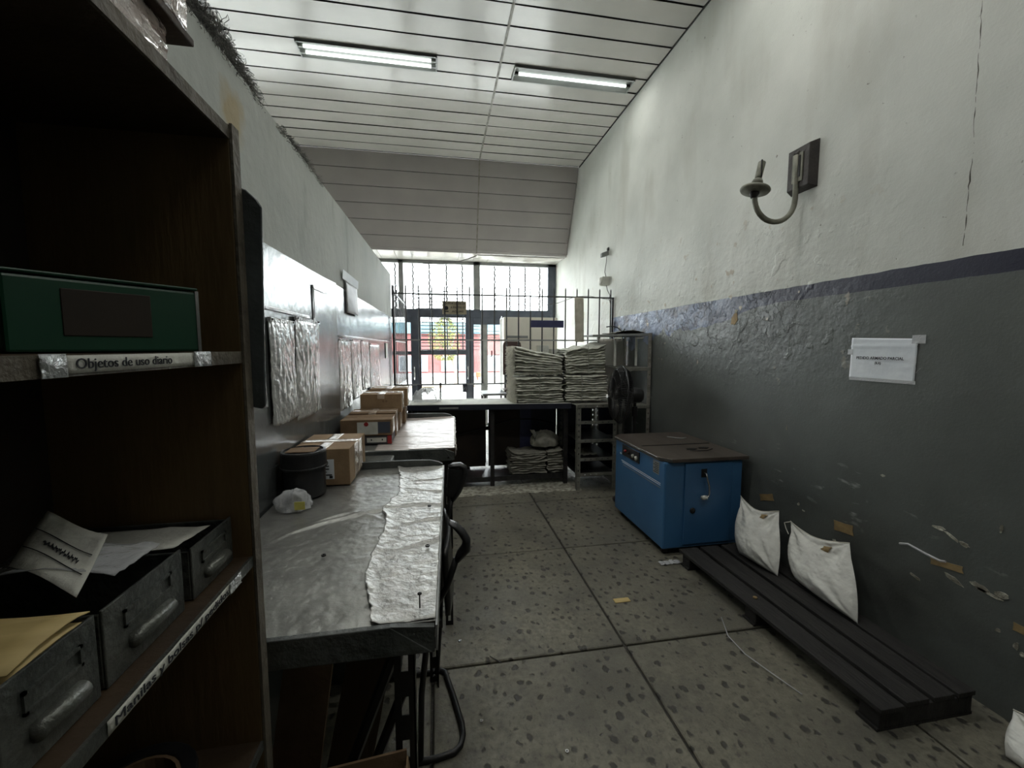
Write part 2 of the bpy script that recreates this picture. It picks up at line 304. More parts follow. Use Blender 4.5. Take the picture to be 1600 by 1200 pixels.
class MB:
    def __init__(s): s.v = []; s.f = []
    def add(s, vs, fs):
        b = len(s.v); s.v += [tuple(p) for p in vs]; s.f += [tuple(i + b for i in f) for f in fs]; return s
    def box(s, x0, x1, y0, y1, z0, z1, mtx=None):
        vs = [Vector(p) for p in ((x0,y0,z0),(x1,y0,z0),(x1,y1,z0),(x0,y1,z0),(x0,y0,z1),(x1,y0,z1),(x1,y1,z1),(x0,y1,z1))]
        if mtx: vs = [mtx @ p for p in vs]
        return s.add(vs, [(0,3,2,1),(4,5,6,7),(0,1,5,4),(1,2,6,5),(2,3,7,6),(3,0,4,7)])
    def hexa(s, vs):
        """eight corners, bottom ring then top ring"""
        return s.add(vs, [(0,3,2,1),(4,5,6,7),(0,1,5,4),(1,2,6,5),(2,3,7,6),(3,0,4,7)])
    def tube(s, pts, r, n=8, closed=False, rr=None):
        pts = [Vector(p) for p in pts]; k = len(pts); rings = []
        up = None
        for i, p in enumerate(pts):
            if closed: d = pts[(i+1) % k] - pts[i-1]
            elif i == 0: d = pts[1] - p
            elif i == k-1: d = p - pts[i-1]
            else: d = (pts[i+1]-p).normalized() + (p-pts[i-1]).normalized()
            if d.length < 1e-9: d = Vector((0, 0, 1))
            d.normalize()
            if up is None:
                up = Vector((0,0,1)) if abs(d.z) < .9 else Vector((1,0,0))
            a = up - d * up.dot(d)
            if a.length < 1e-6: a = Vector((1,0,0)) if abs(d.x) < .9 else Vector((0,1,0)); a = a - d*a.dot(d)
            a.normalize(); b = d.cross(a); up = a
            q = rr[i] if rr else r
            rings.append([p + (a*math.cos(2*math.pi*j/n) + b*math.sin(2*math.pi*j/n))*q for j in range(n)])
        vs = [p for rg in rings for p in rg]; fs = []
        m = k if closed else k-1
        for i in range(m):
            for j in range(n):
                a0 = i*n+j; a1 = i*n+(j+1) % n; b0 = ((i+1) % k)*n+j; b1 = ((i+1) % k)*n+(j+1) % n
                fs.append((a0, a1, b1, b0))
        if not closed:
            fs.append(tuple(range(n-1, -1, -1))); fs.append(tuple((k-1)*n+j for j in range(n)))
        return s.add(vs, fs)
    def lathe(s, prof, c, axis=(0,0,1), n=24):
        ax = Vector(axis).normalized(); a = Vector((1,0,0)) if abs(ax.x) < .9 else Vector((0,1,0))
        a = (a - ax*a.dot(ax)).normalized(); b = ax.cross(a); c = Vector(c); vs = []; fs = []
        for (r, h) in prof:
            for j in range(n):
                t = 2*math.pi*j/n; vs.append(c + ax*h + (a*math.cos(t)+b*math.sin(t))*max(r, 1e-5))
        for i in range(len(prof)-1):
            for j in range(n):
                fs.append((i*n+j, i*n+(j+1) % n, (i+1)*n+(j+1) % n, (i+1)*n+j))
        if prof[0][0] > 1e-4: fs.append(tuple(range(n-1, -1, -1)))
        if prof[-1][0] > 1e-4: fs.append(tuple((len(prof)-1)*n+j for j in range(n)))
        return s.add(vs, fs)
    def prism(s, poly, d0, d1, axis='x'):
        """extrude a polygon (list of 2D points) along an axis"""
        def P(p, d):
            return {'x': (d, p[0], p[1]), 'y': (p[0], d, p[1]), 'z': (p[0], p[1], d)}[axis]
        n = len(poly); vs = [P(p, d0) for p in poly] + [P(p, d1) for p in poly]
        fs = [tuple(range(n-1, -1, -1)), tuple(range(n, 2*n))] + [(i, (i+1) % n, n+(i+1) % n, n+i) for i in range(n)]
        return s.add(vs, fs)
    def grid(s, fn, nu, nv, thick=None):
        """fn(u,v)->point; optional thickness vector makes a closed slab"""
        vs = [Vector(fn(i/nu, j/nv)) for i in range(nu+1) for j in range(nv+1)]; k = nv+1
        fs = [(i*k+j, (i+1)*k+j, (i+1)*k+j+1, i*k+j+1) for i in range(nu) for j in range(nv)]
        if thick is None: return s.add(vs, fs)
        t = Vector(thick); n = len(vs); vs2 = vs + [p + t for p in vs]
        fs2 = [tuple(reversed(f)) for f in fs] + [tuple(i+n for i in f) for f in fs]
        per = [i*k for i in range(nu+1)] + [nu*k+j for j in range(1, nv+1)] + [i*k+nv for i in range(nu-1, -1, -1)] + [j for j in range(nv-1, 0, -1)]
        for a, b in zip(per, per[1:]+per[:1]): fs2.append((a, b, b+n, a+n))
        return s.add(vs2, fs2)
    def obj(s, name, m, parent=None, smooth=False, bevel=0.0, seg=2, sub=0, world0=False):
        import bmesh
        o_ = org_of(parent) if parent else None
        vs = [Vector(p) for p in s.v]
        if parent is None and world0: o_ = Vector((0, 0, 0))
        elif parent is None:
            lo = Vector((min(p.x for p in vs), min(p.y for p in vs), min(p.z for p in vs)))
            hi = Vector((max(p.x for p in vs), max(p.y for p in vs), max(p.z for p in vs)))
            o_ = Vector(((lo.x+hi.x)/2, (lo.y+hi.y)/2, lo.z))
        me = bpy.data.meshes.new(name); me.from_pydata([p - o_ for p in vs], [], s.f); me.materials.append(m)
        bm = bmesh.new(); bm.from_mesh(me); bmesh.ops.recalc_face_normals(bm, faces=bm.faces); bm.to_mesh(me); bm.free()
        o = bpy.data.objects.new(name, me); COL.objects.link(o)
        if parent is None: o.location = o_; ORG[o.name] = o_.copy()
        else:
            o.parent = parent; ORG[o.name] = org_of(parent)
        if smooth:
            for p in me.polygons: p.use_smooth = True
        if sub:
            mo = o.modifiers.new('sub', 'SUBSURF'); mo.levels = sub; mo.render_levels = sub
        if bevel:
            mo = o.modifiers.new('bevel', 'BEVEL'); mo.width = bevel; mo.segments = seg; mo.limit_method = 'ANGLE'
            mo.harden_normals = False
        return o

def tag(o, label, cat, group=None):
    o['label'] = label; o['category'] = cat
    if group: o['group'] = group
    return o
def struct(o): o['kind'] = 'structure'; return o
def stuff(o): o['kind'] = 'stuff'; return o
def bx(*a, mtx=None): return MB().box(*a, mtx=mtx)

def nz(x, y, z=0.0, o=3): return noise.fractal(Vector((x, y, z)), .8, 2.0, o)

def arc(c, r, a0, a1, n, plane='xz'):
    out = []
    for i in range(n+1):
        t = R(a0 + (a1-a0)*i/n); u, v = r*math.cos(t), r*math.sin(t)
        out.append({'xz': (c[0]+u, c[1], c[2]+v), 'xy': (c[0]+u, c[1]+v, c[2]), 'yz': (c[0], c[1]+u, c[2]+v)}[plane])
    return out

def text(body, loc, rot, height, m, parent=None, name='lettering', width=None, bold=0.0, shear=0.0):
    cu = bpy.data.curves.new('t', 'FONT'); cu.body = body; cu.align_x = 'CENTER'; cu.align_y = 'CENTER'
    cu.size = height / .72; cu.extrude = .0003; cu.offset = bold; cu.resolution_u = 3; cu.shear = shear
    t = bpy.data.objects.new('t', cu); COL.objects.link(t)
    dg = bpy.context.evaluated_depsgraph_get(); me = bpy.data.meshes.new_from_object(t.evaluated_get(dg))
    bpy.data.objects.remove(t); me.materials.clear(); me.materials.append(m)
    xs = [v.co.x for v in me.vertices]; W = max(xs) - min(xs)
    s = Matrix.Diagonal((width / W if width else 1, 1, 1, 1))
    me.transform(rot.to_4x4() @ s)
    o = bpy.data.objects.new(name, me); COL.objects.link(o)
    if parent: o.parent = parent; o.location = Vector(loc) - org_of(parent)
    else: o.location = loc
    return o
def frame(xd, yd):
    """rotation whose x axis is xd and y axis is yd"""
    x = Vector(xd).normalized(); y = Vector(yd).normalized(); z = x.cross(y).normalized(); y = z.cross(x)
    return Matrix((x, y, z)).transposed()

def slotted(p0, p1, w, d1, d2, t=.003, pitch=.05, slot=.022, sw=.35):
    """L-profile angle with real slots, from p0 to p1, flanges along d1 and d2"""
    mb = MB(); p0, p1 = Vector(p0), Vector(p1); ax = (p1-p0); L = ax.length; ax.normalize()
    for d, o in ((Vector(d1), Vector(d2)), (Vector(d2), Vector(d1))):
        def slab(a0, a1, w0, w1):
            c = [p0+ax*a+d*q for a, q in ((a0,w0),(a0,w1),(a1,w1),(a1,w0))]
            mb.hexa(c + [q + o*t for q in c])
        slab(0, L, 0, w*(.5-sw/2)); slab(0, L, w*(.5+sw/2), w)
        n = max(1, int(L/pitch))
        for i in range(n+1):
            a = i*L/n; slab(max(0, a-(pitch-slot)/2), min(L, a+(pitch-slot)/2), w*(.5-sw/2), w*(.5+sw/2))
    return mb

# ================================================================== SETTING
XR, XL, ZC, YF = 2.35, -.58, 4.55, 8.3
YB, XLL = -3.6, -5.0

fl = struct(bx(XLL, XR, YB, YF, -.12, -.014).obj('floor', M['joint']))
xs = [-5.0, -4.05, -3.05, -2.05, -1.05, -.05, .95, 1.95, 2.35]
ys = [-3.6, -2.06, -1.06, -.06, .94, 1.94, 3.03, 4.03, 5.03, 6.05, 7.07, 8.3]
for i in range(len(xs)-1):
    for j in range(len(ys)-1):
        if xs[i] < -1.5 and (i + j) < 0: continue
        dz = random.uniform(-.0015, .0015); g = .007
        mb = MB(); a0, a1, b0, b1 = xs[i]+g, xs[i+1]-g, ys[j]+g, ys[j+1]-g
        if j == 0: b0 = ys[0]
        if i == len(xs)-2: a1 = XR
        mb.box(a0, a1, b0, b1, -.02, dz)
        mb.obj('floor_slab', M['floor'], fl, bevel=.005, seg=1)

# pale strip of cement dust along the counter
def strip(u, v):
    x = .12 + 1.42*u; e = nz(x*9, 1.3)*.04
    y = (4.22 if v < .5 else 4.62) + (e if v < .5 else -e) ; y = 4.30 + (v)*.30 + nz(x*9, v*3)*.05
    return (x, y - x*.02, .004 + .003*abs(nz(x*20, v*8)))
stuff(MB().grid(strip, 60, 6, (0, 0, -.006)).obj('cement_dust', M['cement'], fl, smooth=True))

wr = struct(bx(XR, XR+.2, YB, YF+.25, -.12, ZC+.3).obj('wall_right', M['wall_right'], world0=True))
struct(bx(XLL-.2, XLL, YB, YF+.25, -.12, ZC+.3).obj('wall_left', M['wall_plain']))
struct(bx(XLL-.2, XR+.2, YB-.2, YB, -.12, ZC+.3).obj('wall_back', M['wall_plain']))

# ragged crack running down the right wall
def crack(pts, r, name='crack', m='crack'):
    p = []
    for (y0, z0), (y1, z1) in zip(pts, pts[1:]):
        n = max(6, int(abs(z1-z0)/.02))
        for k in range(n):
            t = k/n; zz = z0+(z1-z0)*t; p.append((XR+.0008, y0+(y1-y0)*t+.012*nz(zz*4, 9, 3)+.004*nz(zz*30, 2, 3), zz))
    return MB().tube(p, r, 5, rr=[r*(.25+1.6*abs(nz(q[2]*11, 5, 1))) for q in p]).obj(name, M[m], wr)
crack([(1.562, 3.6), (1.562, 3.07), (1.545, 2.43), (1.548, 2.01)], .003)
# peeled paint edges on the right wall, raised flakes
def flake(y, z, w, h, m, name, lift=.004, seed=0, ang=0):
    n = 12; poly = []
    for k in range(n):
        t = 2*math.pi*k/n; r = 1 + .45*nz(math.cos(t)*1.7+seed, math.sin(t)*1.7, seed)
        u, v = w/2*math.cos(t)*r, h/2*math.sin(t)*r
        poly.append((y+u*math.cos(ang)-v*math.sin(ang), z+u*math.sin(ang)+v*math.cos(ang)))
    return MB().prism(poly, XR-lift, XR+.001).obj(name, M[m], wr)
for k, (y, z, w_, h_, a) in enumerate([(3.02, 1.80, .07, .10, .3), (3.0, 1.86, .04, .03, 0), (1.468, .494, .08, .022, .4), (1.376, .512, .06, .03, .1),
        (1.30, .518, .05, .026, -.2), (1.34, .50, .10, .012, .1), (1.62, .42, .05, .012, .3), (1.54, .709, .05, .018, -.1), (1.49, .69, .07, .012, .5), (1.44, .675, .04, .02, .2),
        (1.81, .883, .02, .014, 0), (1.323, .80, .012, .035, 0), (2.45, 1.02, .006, .035, 0), (1.30, .36, .02, .018, 0), (1.24, .33, .018, .03, 0), (1.22, .31, .016, .02, .4),
        (2.05, .40, .03, .02, .4), (2.32, .53, .016, .02, 0), (2.28, .50, .02, .01, .2)]):
    flake(y, z, w_, h_, 'cement' if k != 0 else 'tan_tape', 'peeled_paint', .003, k*3.1, a)

# ---- left partition: plaster on top, galvanised sheets below, standing in front of the wall
ztop = lambda y: 2.36 + .0235*y
part = struct(MB().prism([(YB, 0), (5.52, 0), (5.52, ztop(5.52)), (YB, ztop(YB))], XL-.10, XL).obj('wall_partition', M['partition'], world0=True))
zg = lambda y: 1.915 + .006*y
def sheet(y0, y1, lip):
    def fn(u, v):
        y = y0+(y1-y0)*u; z = .02+(zg(y)-.02)*v
        x = XL + .004 + (lip*max(0, (u-.9)/.1)**2 if lip else 0)*(1-v*.4) + .0025*nz(y*1.5, z*1.5, 2)
        return (x, y, z)
    return MB().grid(fn, 40, 30, (-.003, 0, 0)).obj('metal_sheet', M['galv'], part, smooth=False)
sheet(-.8, 2.51, .022); sheet(2.515, 5.50, .0)
# glossy tape outline and mouldings on the sheets
for (y0, y1, z0, z1) in ((2.09, 2.44, 1.845, 1.862), (2.09, 2.115, 1.40, 1.86), (2.415, 2.44, 1.40, 1.86), (1.0, 2.05, 1.70, 1.712), (2.55, 5.2, 1.632, 1.645)):
    mb = MB().grid(lambda u, v: (XL+.010+.002*nz(u*9+y0, v*9), y0+(y1-y0)*u, z0+(z1-z0)*v), 12, 4, (-.003, 0, 0))
    mb.obj('tape_strip', M['clear_tape'], part, smooth=True)

# ---- ceiling of enamelled slats
ceil = struct(bx(XLL, XR, YB, 6.88, ZC+.014, ZC+.2).obj('ceiling', M['iron']))
PITCH = .254; TX = .69
n_s = int((6.88-YB)/PITCH)
LIGHT_ROW = [8, 17, 26]      # slat rows with lamps let in
def slat(x0, x1, y0, y1, z=ZC, m='slat'):
    dz = random.uniform(-.0015, .001); tl = random.uniform(.001, .004)
    mb = MB(); nx = max(2, int((x1-x0)/.3))
    ph = random.uniform(0, 50)
    def fn(u, v):
        b = .0035*nz(u*(x1-x0)*1.2+ph, v*.6+ph*.3, 1, 2)
        return (x0+.004+(x1-x0-.008)*u, y0+.009+(y1-y0-.018)*v, z+dz+tl*(v-.5)+b+.0)
    mb.grid(fn, nx, 5)
    return mb.obj('ceiling_slat', M[m], ceil, smooth=True)
for k in range(n_s):
    y1 = 6.88-k*PITCH; y0 = y1-PITCH
    if k in LIGHT_ROW:
        segs = [(-4.9, -4.2), (-2.95, -2.31), (-2.29, -1.33), (.03, TX-.006), (TX+.006, .845), (2.21, XR)]
    else: segs = [(-4.9, -2.31), (-2.29, TX-.006), (TX+.006, XR)]
    for a, b in segs: slat(a, b, y0, y1)
for x in (-2.3, TX):
    MB().box(x-.012, x+.012, YB, 6.88, ZC-.006, ZC+.05).obj('ceiling_rail', M['tbar'], ceil)
MB().box(XR-.012, XR, YB, 6.88, ZC-.012, ZC+.05).obj('edge_trim', M['iron'], ceil)

# ---- sloping soffit of dull slats between ceiling and window zone
sof = struct(MB().hexa([(XLL, 6.92, 4.62), (XR, 6.92, 4.62), (XR, 7.75, 3.30), (XLL, 7.75, 3.30),
                        (XLL, 7.05, 4.70), (XR, 7.05, 4.70), (XR, 7.9, 3.38), (XLL, 7.9, 3.38)]).obj('trim_soffit', M['iron']))
S0, S1 = Vector((0, 6.88, ZC)), Vector((0, 7.53, 3.225))
for k in range(6):
    a = S0.lerp(S1, k/6); b = S0.lerp(S1, (k+1)/6); out = Vector((0, -.025, -.0123)).normalized()
    for x0, x1 in ((-4.9, TX-.005), (TX+.005, XR-.01)):
        d = (b-a).normalized(); a_, b_ = a+d*.004, b-d*.004
        mb = MB(); c = [Vector((x0, 0, 0))+a_, Vector((x1, 0, 0))+a_, Vector((x1, 0, 0))+b_+out*.006, Vector((x0, 0, 0))+b_+out*.006]
        mb.hexa([p - out*.02 for p in c] + c); mb.obj('soffit_slat', M['slat_dull'], sof, bevel=.004, seg=1)
MB().hexa([(TX-.012, 6.868, ZC), (TX+.012, 6.868, ZC), (TX+.012, 7.518, 3.225), (TX-.012, 7.518, 3.225),
           (TX-.012, 6.90, ZC), (TX+.012, 6.90, ZC), (TX+.012, 7.55, 3.225), (TX-.012, 7.55, 3.225)]).obj('soffit_rail', M['tbar'], sof)
# low glossy ceiling over the window
lc = struct(bx(XLL, XR, 7.5, YF+.3, 3.26, 3.36).obj('ceiling_low', M['slat_dull']))
for k in range(26):
    x1 = XR-k*.28; x0 = x1-.28
    if x0 < XLL: break
    MB().box(x0+.003, x1-.003, 7.54, 7.91, 3.228, 3.24).obj('ceiling_slat', M['slat'], lc)
    MB().box(x0+.003, x1-.003, 7.92, YF+.2, 3.228, 3.24).obj('ceiling_slat', M['slat'], lc)
# wall above the low ceiling, closing the hall
struct(bx(XLL, XR, YF+.05, YF+.25, 3.36, ZC+.3).obj('wall_front', M['wall_plain']))

# ---- glazed front: window_1 is the frame wall with its doors
win = struct(MB().box(-4.9, XR, YF-.04, YF+.04, 2.15, 2.31).obj('window_1', M['frame_grey']))
def fr(x0, x1, z0, z1, m='frame_grey', n='window_frame', d=.045, yo=0):
    return MB().box(x0, x1, YF-d+yo, YF+d+yo, z0, z1).obj(n, M[m], win, bevel=.004, seg=1)
for x0, x1 in ((-.725, -.635), (.695, .825), (-2.3, -2.2), (-3.8, -3.7)):
    fr(x0, x1, 2.31, 3.23, 'frame_light')
fr(2.19, 2.35, 2.31, 3.23, 'frame_grey'); fr(-4.9, 2.35, 3.17, 3.23, 'frame_light')
for x0, x1 in ((-.52, -.33), (.53, .69), (2.19, 2.35), (-2.3, -2.15), (-4.9, -4.8)): fr(x0, x1, 0, 2.15)
fr(.83, .965, 0, 2.02, 'frame_light'); fr(.69, 2.19, 2.02, 2.15)
fr(-.33, .53, 1.43, 1.52); fr(-2.15, -.52, 1.43, 1.50); fr(-.63, -.52, 2.05, 2.15)
fr(-.33, .53, 0, .05); fr(.965, 2.19, 0, .05); fr(-2.15, -.52, 0, .3)
fr(-4.8, -2.3, 0, .9)
for x0, x1, z0, z1 in ((-4.85, -3.8, 2.31, 3.17), (-3.7, -2.3, 2.31, 3.17), (-2.2, -.725, 2.31, 3.17), (-.635, .695, 2.31, 3.17), (.825, 2.19, 2.31, 3.17),
                       (-.33, .53, 1.52, 2.15), (-.33, .53, .05, 1.43), (.69, .83, .05, 2.02), (.965, 2.19, .05, 2.02), (-2.15, -.52, 1.5, 2.15), (-2.15, -.52, .3, 1.43), (-4.8, -2.3, .9, 2.15)):
    MB().box(x0, x1, YF-.003, YF+.003, z0, z1).obj('window_pane', M['glass'], win)
# twisted guard bars outside the top lights, with hanging lower bars
for x in (-.797, -.465, -.153, .177, .485, 1.128, 1.437, 1.75, 2.053, -1.13, -1.45, -1.78, -2.0):
    pts = [(x+.007*math.cos(k*1.57), YF+.10+.007*math.sin(k*1.57), 2.28+k*.03) for k in range(32)]
    MB().tube(pts, .017, 6).obj('guard_bar', M['iron'], win)
for x in (-.153, .177, .485): MB().tube([(x, YF+.10, 1.50), (x, YF+.10, 2.16)], .013, 6).obj('guard_bar', M['iron'], win)
for x in (1.128, 1.437): MB().tube([(x, YF+.10, 1.50), (x, YF+.10, 2.02)], .008, 6).obj('guard_bar', M['cable'], win)
for k in range(18):
    z = 1.53+k*.067
    if 2.14 < z < 2.32: continue
    a, b = ((-.33, .53) if z < 2.2 else (-.42, .40))
    MB().tube([(a, YF+.12, z), (b, YF+.12, z)], .0095, 4).obj('guard_rod', M['iron'], win)
for k in range(8):
    z = 1.53+k*.067
    MB().tube([(.69, YF+.12, z), (.83, YF+.12, z)], .008, 4).obj('guard_rod', M['cable'], win)
for k in range(4): MB().tube([(.965, YF+.12, 1.9-k*.067), (1.45, YF+.12, 1.9-k*.067)], .008, 4).obj('guard_rod', M['cable'], win)
text('JU', (1.14, YF-.008, 1.455), frame((1, 0, 0), (0, 0, 1)), .10, M['ink'], win, width=.24)
MB().box(.85, .95, YF-.05, YF-.044, 1.25, 1.45).obj('door_sticker', M['frame_light'], win)
for x in (-.43, .60):
    MB().tube([(x-.03, YF-.05, .95), (x-.03, YF-.09, 1.0), (x-.03, YF-.09, 1.15), (x-.03, YF-.05, 1.2)], .012, 6).obj('door_handle', M['chrome'], win)

# ---- outside: sidewalk, curb, street, house, tree
sw = struct(bx(-30, 30, YF+.25, 16.9, -.2, -.03).obj('ground_sidewalk', M['sidewalk']))
struct(bx(-30, 30, 16.9, 17.5, -.2, -.02).obj('ground_curb', M['curb']))
st = struct(bx(-40, 40, 17.5, 40, -.3, -.10).obj('ground_street', M['street']))
for k in range(12): MB().box(-14+k*2.6, -12.2+k*2.6, 20.6, 20.75, -.1, -.09).obj('street_line', M['curb'], st)
hs = thing('street_building', 'red shopfront building with light blue fascia and white windows across the street', 'building', (1, 24, -.1))
MB().box(-12, 14, 24, 27, -.1, 2.35).obj('wall', M['red_wall'], hs)
MB().box(-12.2, 14.2, 23.7, 27.1, 2.35, 2.95).obj('fascia', M['sky_blue'], hs)
MB().box(-12, 14, 23.95, 24.05, -.1, .12).obj('plinth', M['house_white'], hs)
for x0, x1 in ((-9, -6.5), (-5, -2.6), (-2.2, -.6), (.15, 2.0), (2.45, 3.9), (4.6, 7.2), (8.5, 11)):
    f_ = MB().box(x0, x1, 23.93, 24.06, .22, 1.12).obj('window', M['house_white'], hs)
    n_ = 3
    for q in range(n_):
        a = x0+.08+q*(x1-x0-.08)/n_; MB().box(a, a+(x1-x0-.08)/n_-.08, 23.91, 23.94, .30, 1.04).obj('pane', M['house_glass'], f_)
tr = thing('street_tree', 'small yellow green tree standing beyond the street', 'tree', (.6, 19, -.1))
MB().tube([(.76, 19, -.12), (.78, 19, .4), (.62, 19, 1.1), (.45, 19, 1.6), (.3, 19, 2.3)], .07, 8, rr=[.09, .08, .07, .06, .03]).obj('trunk', M['bark'], tr)
for e in ((-.2, 19.2, 2.2), (.8, 18.8, 2.3), (.4, 19.3, 2.0)): MB().tube([(.5, 19, 1.4), e], .03, 6).obj('branch', M['bark'], tr)
mb = MB()
for k in range(5200):
    a = random.uniform(0, 6.28); r = random.random()**.5; h = random.random()
    env = math.sin(math.pi*min(1, h*.9+.1))**.7
    p = Vector((.3+.78*r*env*math.cos(a), 19+.7*r*env*math.sin(a), 1.0+2.0*h))
    if nz(p.x*2.2, p.y*2.2, p.z*2.2) < -.18: continue
    q = Matrix.Rotation(random.uniform(0, 6.3), 3, Vector((random.random()-.5, random.random()-.5, random.random()-.5)).normalized())
    s_ = random.uniform(.035, .06); mb.add([p+q@Vector((-s_, 0, 0)), p+q@Vector((0, -s_*.45, .004)), p+q@Vector((s_, 0, 0)), p+q@Vector((0, s_*.45, .004))], [(0,1,2,3)])
stuff(mb.obj('foliage', M['leaves'], tr))
cn = thing('traffic_barrier', 'small orange road barrier across the street', 'barrier', (2.1, 21.5, -.1))
MB().box(1.9, 2.35, 21.4, 21.6, .05, .30).obj('board', M['orange'], cn, bevel=.02); MB().box(1.95, 2.0, 21.45, 21.55, -.1, .05).obj('leg', M['orange'], cn); MB().box(2.25, 2.3, 21.45, 21.55, -.1, .05).obj('leg', M['orange'], cn)

# ================================================================== LAMPS
def fixture(x0, x1, row, label, tubes, left_dark=False):
    y1 = 6.88-row*PITCH; y0 = y1-PITCH; yc = (y0+y1)/2; xc = (x0+x1)/2
    t = thing('ceiling_light', label, 'light', (xc, yc, ZC), 'fluorescent ceiling lights')
    mb = MB()   # recessed tray: two end plates, sloping reflector sides, back
    mb.box(x0, x0+.012, y0+.01, y1-.01, ZC-.026, ZC+.013); mb.box(x1-.012, x1, y0+.01, y1-.01, ZC-.026, ZC+.013)
    mb.box(x0, x1, y0+.01, y1-.01, ZC+.006, ZC+.013)
    mb.hexa([(x0, y0+.006, ZC-.022), (x1, y0+.006, ZC-.022), (x1, y0+.02, ZC-.022), (x0, y0+.02, ZC-.022), (x0, y0+.05, ZC+.006), (x1, y0+.05, ZC+.006), (x1, y0+.06, ZC+.006), (x0, y0+.06, ZC+.006)])
    mb.hexa([(x0, y1-.02, ZC-.022), (x1, y1-.02, ZC-.022), (x1, y1-.006, ZC-.022), (x0, y1-.006, ZC-.022), (x0, y1-.06, ZC+.006), (x1, y1-.06, ZC+.006), (x1, y1-.05, ZC+.006), (x0, y1-.05, ZC+.006)])
    mb.obj('tray', M['fixture'], t)
    for yy in tubes:
        MB().tube([(x0+.06, yc+yy, ZC-.012), (x1-.06, yc+yy, ZC-.012)], .014, 10).obj('tube', M['tube_glow'], t, smooth=True)
        for xx in (x0+.035, x1-.035): MB().box(xx-.024, xx+.024, yc+yy-.013, yc+yy+.013, ZC-.024, ZC+.006).obj('socket', M['iron'] if left_dark else M['fixture'], t, bevel=.003, seg=1)
    ld = bpy.data.lights.new('lamp_glow', 'AREA'); ld.shape = 'RECTANGLE'; ld.size = x1-x0-.16; ld.size_y = .12
    ld.energy = LAMP_POWER*len(tubes); ld.color = (1.0, 1.0, .96)
    lo = bpy.data.objects.new('lamp_glow', ld); COL.objects.link(lo); lo.parent = t; lo.location = (0, 0, -.032)
    return t
fixture(-1.33, .03, 8, 'recessed twin tube ceiling light left of the ceiling rail', (-.045, .045))
fixture(.845, 2.21, 8, 'recessed single tube ceiling light beside the right wall', (0,), True)
for row, w_ in ((17, 'added unseen above the camera'), (26, 'added unseen behind the camera')):  # unseen fixtures, added to brighten the hall
    fixture(-1.33, .03, row, 'left recessed ceiling light '+w_, (-.045, .045))
    fixture(.845, 2.21, row, 'right recessed ceiling light '+w_, (-.045, .045))
for row, w_ in ((8, 'added unseen over the next bay, front row'), (26, 'added unseen over the next bay, rear row')):  # more unseen fixtures, added for light beyond the partition
    fixture(-4.2, -2.95, row, 'recessed ceiling light '+w_, (0,))

# ================================================================== SHELF UNIT at the left edge
SX, SY, SBK = -.30, .73, -.572
sh = thing('shelf_unit', 'tall open dark wooden shelf unit at the left edge, with labelled shelf fronts', 'shelf', (-.43, .05, 0))
MB().box(SBK, SX, SY-.022, SY, 0, 1.90).obj('side_panel', M['wood_side_lit'], sh, bevel=.002, seg=1)
MB().box(SBK, SX, -.62, -.60, 0, 1.90).obj('side_panel', M['wood_dark'], sh)
MB().box(SBK, SBK+.006, -.60, SY-.022, 0, 1.90).obj('back_panel', M['hardboard'], sh)
MB().box(SX, SX+.004, SY-.022, SY, 0, 1.90).obj('edge_strip', M['wood_edge'], sh)
for z0, z1, n in ((1.878, 1.896, 'top_board'), (1.546, 1.564, 'shelf_board'), (1.218, 1.234, 'shelf_board'), (.895, .911, 'shelf_board'), (.48, .496, 'shelf_board'), (.08, .096, 'shelf_board')):
    b_ = MB().box(SBK+.006, SX-.004, -.60, SY-.022, z0, z1).obj(n, M['wood_dark'], sh)
    MB().box(SX-.004, SX, -.60, SY-.022, z0, z1).obj('edge_strip', M['wood_edge'] if z1 > 1.5 else M['bin_steel'], b_)
def label_strip(body, y0, y1, z0, z1, ty0, ty1, hgt, nm='shelf_label'):
    mb = MB().grid(lambda u, v: (SX+.0012+.0008*abs(nz(u*7, v*2, y0)), y0+(y1-y0)*u, z0+(z1-z0)*v), 30, 3, (-.0008, 0, 0))
    o = mb.obj(nm, M['paper_old'], sh, smooth=True)
    text(body, (SX+.0024, (ty0+ty1)/2, (z0+z1)/2), frame((0, 1, 0), (0, 0, 1)), hgt, M['ink'], o, width=ty1-ty0)
label_strip('Objetos de uso diario', .395, .60, 1.5485, 1.5635, .405, .532, .0092)
label_strip('Manilas y bolsas p/ pedidos', .405, .635, 1.2195, 1.2335, .412, .622, .0096)
for (y0, y1, z0, z1) in ((.372, .396, 1.546, 1.565), (.575, .615, 1.546, 1.565), (.625, .66, 1.218, 1.235)):
    MB().grid(lambda u, v: (SX+.003+.0012*nz(u*9+y0, v*7), y0+(y1-y0)*u, z0+(z1-z0)*v), 10, 5, (-.0008, 0, 0)).obj('tape_strip', M['clear_tape'], sh, smooth=True)

bp = thing('steel_plate', 'dark enamelled steel plate with rounded corners on the shelf end', 'metal plate', (-.29, .757, 1.47))
poly = [(-.304, 1.475), (-.285, 1.470), (-.279, 1.476), (-.270, 1.79), (-.276, 1.800), (-.292, 1.815), (-.306, 1.82)]
MB().prism(poly, .732, .737, 'y').obj('plate', M['bracket'], bp, bevel=.0015, seg=1)
MB().prism([(p[0] if p[0] < -.295 else p[0], p[1]) for p in poly[:2]] + [(-.300, 1.80)], .737, .76, 'y').obj('flange', M['bracket'], bp)

